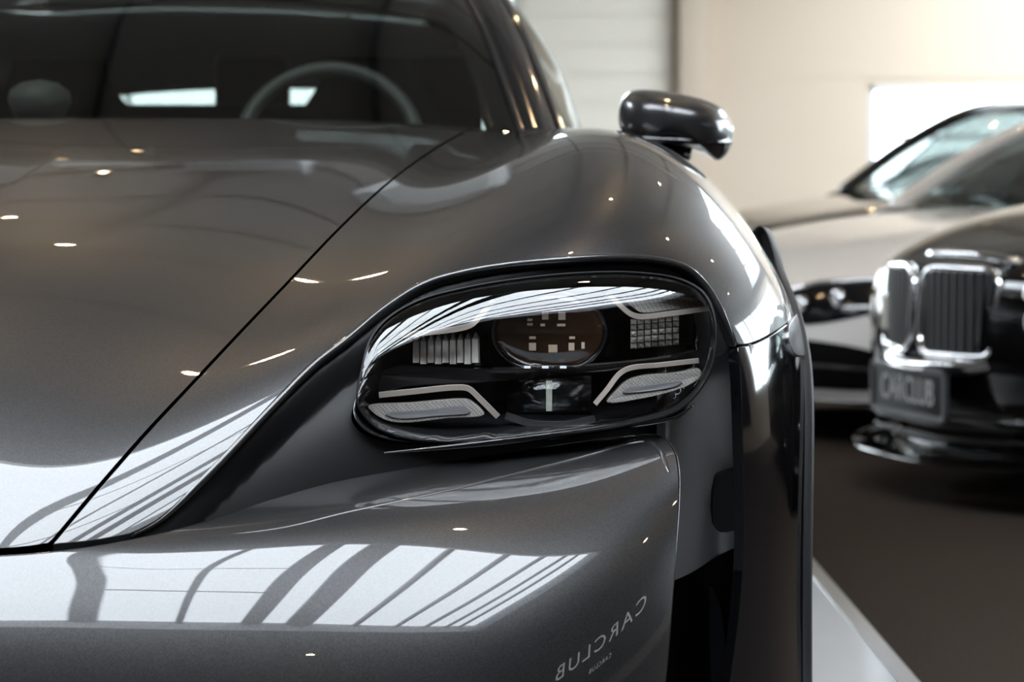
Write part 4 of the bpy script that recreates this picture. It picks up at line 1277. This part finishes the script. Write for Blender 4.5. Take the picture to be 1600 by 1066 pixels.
    o = box('underbody', -4.2 - nose, -.35 - nose, -hw * .82, hw * .82, .15, .30, 'hole_black', c)
    for s_ in (1, -1):
        wh = wheel(0, c, cy=0, cz=.34, R=.34, name='front_wheel', sgn=1)
        wh.rotation_euler = (0, 0, s_ * PI / 2)
        wh.location = (-.88 - nose, s_ * (hw - .13), 0)
        a = lathe('wheel_arch', [(0, .0), (0, .40), (-.012, .40)], (0, 0, 0), 'hole_black', c, 32, 'y')  # flat black disc painting the shade of an arch left uncut
        a.location = (-.88 - nose, s_ * (hw + .004), .35)
    return c
def ring_outline(cy, cz, w_, h_, r_, n=6):
    pts = []
    for (sx, sz, a0) in ((1, 1, 0), (-1, 1, PI/2), (-1, -1, PI), (1, -1, 3*PI/2)):
        for k in range(n + 1):
            a = a0 + PI / 2 * k / n
            pts.append((cy + sx * (w_ / 2 - r_) + r_ * math.cos(a), cz + sz * (h_ / 2 - r_) + r_ * math.sin(a)))
    return pts

# --- black saloon with the upright twin grille
K = bg_car('black_saloon_car', 'glossy black car with chrome twin grille and dark number plate', (1.20, 6.66), math.radians(14), 'black_paint', hz=.72, cz=1.0, hw=.96, roof=1.48)
for s_ in (1, -1):
    g = empty('kidney_grille'); g.parent = K
    def gx(y, z): return .030 - .5 * (abs(y) - .0) ** 2 - .08 * max(0, z - .5)
    ol = ring_outline(s_ * .205, .555, .35, .245, .06)
    tube('grille_ring', [(gx(y, z), y, z) for y, z in ol], .013, 'chrome', g, 8, True)
    back = [(gx(y, z) - .02, y, z) for y, z in ol]
    prism('grille_back', back, (-.03, 0, 0), 'hole_black', g)
    for k in range(9):
        y = s_ * (.06 + k * .036)
        box('grille_bar', gx(y, .55) - .02, gx(y, .55) + .004, y - .006, y + .006, .445, .668, 'plate_frame', g)
# chrome sweep above and below the grille
tube('grille_garnish', catmull([(-.26, -.62, .60), (-.07, -.40, .425), (.035, -.15, .40), (.05, 0, .395), (.035, .15, .40), (-.07, .40, .425), (-.26, .62, .60)], 6), .022, 'chrome', K, 8)
tube('hood_garnish', catmull([(-.14, .42, .69), (-.05, .30, .715), (-.02, .15, .72), (-.015, 0, .715)], 6), .012, 'chrome', K, 8)
# number plate
npl = empty('number_plate'); npl.parent = K
box('plate_panel', .045, .055, -.25, .25, .260, .380, 'plate_black', npl, .002)
for a in ((-.262, .262, .378, .393), (-.262, .262, .247, .262), (-.262, -.248, .247, .393), (.248, .262, .247, .393)):
    box('plate_frame', .044, .060, *a, 'plate_frame', npl)
text_obj('plate_lettering', 'CARCLUB', .105, .001, 'letter_dim', npl, Matrix.Translation((.0565, 0, .320)) @ Matrix.Rotation(PI/2, 4, 'Z') @ Matrix.Rotation(PI/2, 4, 'X'), 1.0, .80)
# lamps, lower intake blades, splitter
for s_ in (1, -1):
    inlay('black_saloon_car', K, 'headlamp', [(s_ * .50, .645), (s_ * .64, .655), (s_ * .78, .655), (s_ * .80, .625), (s_ * .64, .605), (s_ * .50, .605)], 'reflector')
    inlay('black_saloon_car', K, 'headlamp_lower', [(s_ * .52, .56), (s_ * .70, .565), (s_ * .82, .555), (s_ * .81, .52), (s_ * .66, .505), (s_ * .53, .515)], 'reflector')
    tube('intake_blade', [on_body('black_saloon_car', s_ * y, z, .008) for y, z in ((.34, .27), (.5, .265), (.66, .27), (.8, .29))], .010, 'alloy', K, 6)
for k in range(3):
    tube('intake_slat', catmull([(-.20, -.6, .21 + .035 * k), (.02, -.3, .20 + .035 * k), (.045, 0, .20 + .035 * k), (.02, .3, .20 + .035 * k), (-.20, .6, .21 + .035 * k)], 5), .008, 'satin_black', K, 6)
sp = [[(-.50, -.95, .17), (-.16, -.70, .155), (.08, -.35, .15), (.13, 0, .15), (.08, .35, .15), (-.16, .70, .155), (-.50, .95, .17)],
      [(-.55, -.86, .19), (-.28, -.62, .185), (-.06, -.32, .18), (-.02, 0, .18), (-.06, .32, .18), (-.28, .62, .185), (-.55, .86, .19)]]
o = sheet('front_splitter', [sp[0], [tuple((np.array(a) + np.array(b)) / 2) for a, b in zip(*sp)], sp[1]], 'black_paint', 4, 40, thick=.015, up=(0, 0, 1)); o.parent = K

# --- white saloon behind it
Wc = bg_car('white_car', 'white car with slim swept headlamps behind the glossy black car', (.68, 8.55), math.radians(27), 'white_paint', hz=.62, cz=.86, hw=.94, roof=1.27)
for s_ in (1, -1):
    hl = inlay('white_car', Wc, 'headlamp', [(s_ * .46, .53), (s_ * .58, .575), (s_ * .74, .590), (s_ * .87, .585), (s_ * .90, .545), (s_ * .80, .49), (s_ * .62, .445), (s_ * .49, .455)], 'gloss_black')
    for y, z, r in ((.58, .51, .030), (.69, .53, .034), (.80, .545, .030)):
        p = on_body('white_car', s_ * y, z, .012)
        o = lathe('lamp_lens', [(0, .0), (.010, r * .6), (.004, r), (-.012, r * 1.05)], p, 'chrome', None, 16, 'x'); o.parent = hl
    tube('lamp_brow', [on_body('white_car', s_ * y, z, .012) for y, z in ((.48, .545), (.60, .580), (.74, .595), (.87, .59))], .008, 'chrome', hl, 6)
    ai = inlay('white_car', Wc, 'air_intake', [(s_ * .50, .375), (s_ * .66, .38), (s_ * .80, .345), (s_ * .89, .255), (s_ * .80, .225), (s_ * .62, .22), (s_ * .50, .23)], 'hole_black')
    tube('intake_fin', [on_body('white_car', s_ * y, z, .012) for y, z in ((.52, .30), (.66, .30), (.80, .29))], .008, 'plate_frame', ai, 6)
go = [(y, .40 + .12 * math.sqrt(max(0, 1 - (y / .4) ** 2))) for y in np.linspace(-.4, .4, 9)] + [(y, .40 - .09 * math.sqrt(max(0, 1 - (y / .4) ** 2))) for y in np.linspace(.3, -.3, 7)]
inlay('white_car', Wc, 'radiator_grille', go, 'hole_black', n=2)

# --- dark car further back
Dk = bg_car('dark_brown_car', 'dark brown car standing behind the white car, mostly its hood and windscreen', (.85, 11.3), math.radians(27), 'brown_paint', hz=.72, cz=.95, hw=.93, roof=1.42)
for s_ in (1, -1):
    inlay('dark_brown_car', Dk, 'headlamp', [(s_ * .48, .60), (s_ * .66, .63), (s_ * .84, .625), (s_ * .86, .59), (s_ * .66, .545), (s_ * .50, .54)], 'reflector')
# --- parked outside the window
bg_car('navy_car', 'dark blue car parked outside, low in the bright window', (2.9, 25.5), math.radians(8), 'navy_paint', hz=.85, cz=1.15, hw=.92, roof=1.15 + .35)
gnd = structure(box('ground_outside', -30, 40, RY1 + .2, 70, -.12, -.02, 'curb_white'))

# ================================================================== wall sign behind the photographer
sg = empty('wall_sign', (RX1 - .05, .2, 2.1))
tag(sg, 'large dark wall sign with pale CARCLUB lettering, mirrored in the grey bumper', 'sign')
SM = Matrix(((0, 0, -1, 0), (-1, 0, 0, 0), (0, 1, 0, 0), (0, 0, 0, 1)))
box('sign_board', .0, .045, -4.6, 5.2, -1.7, 1.9, 'plate_black', sg)
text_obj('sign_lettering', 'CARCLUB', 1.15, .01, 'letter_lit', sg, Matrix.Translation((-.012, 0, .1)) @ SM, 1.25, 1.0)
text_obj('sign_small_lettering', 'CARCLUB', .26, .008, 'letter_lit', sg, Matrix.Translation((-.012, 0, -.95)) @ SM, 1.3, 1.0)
box('sign_rule', -.012, .0, -3.0, 3.0, -.62, -.585, 'letter_dim', sg)

# ================================================================== ceiling spotlights
for (x, y, lab) in (
    (-2.08, 9.51, 'warm ceiling spotlight mirrored as a bright dot at the left edge of the grey hood'),
    (-3.19, 14.81, 'warm ceiling spotlight mirrored as the uppermost left dot of the grey hood'),
    (-1.96, 13.42, 'warm ceiling spotlight mirrored as the rightmost dot high on the grey hood'),
    (-2.20, 12.39, 'warm ceiling spotlight mirrored in the middle of the hood dots'),
    (-2.60, 13.37, 'warm ceiling spotlight mirrored between two other dots, left on the hood'),
    (-3.55, 18.30, 'warm ceiling spotlight left of the pale ventilation duct, nearest the back wall'),
    (-4.25, 17.60, 'warm ceiling spotlight far left of the pale ventilation duct'),
    (-1.42, 7.68, 'warm ceiling spotlight mirrored twice beside the hood seam above the headlamp'),
    (-1.35, 4.72, 'warm ceiling spotlight mirrored twice low on the fender left of the headlamp'),
    (0.75, 3.62, 'warm ceiling spotlight just behind the large roof light, mirrored on the bumper'),
    (2.25, 9.96, 'warm ceiling spotlight mirrored as the lowest dot on the fender top'),
    (2.50, 13.0, 'warm ceiling spotlight mirrored as the middle dot on the fender top'),
    (2.72, 18.3, 'warm ceiling spotlight mirrored as the highest dot on the fender top'),
    (0.81, -1.85, 'warm ceiling spotlight before the large roof light, mirrored low on the bumper'),
    (3.94, 3.11, 'warm ceiling spotlight mirrored as a small dot right on the bumper'),
    (5.6, 4.6, 'warm ceiling spotlight right of the large roof light, over the black car'),
    (6.0, 7.2, 'warm ceiling spotlight over the hood of the white car'),
    (4.2, 7.4, 'warm ceiling spotlight before the added roof light near the parked cars'),
    (2.9, 6.2, 'warm ceiling spotlight over the nose of the black car'),
    (0.9, 6.6, 'warm ceiling spotlight over the aisle beside the grey car')):
    spotlight(x, y, lab)
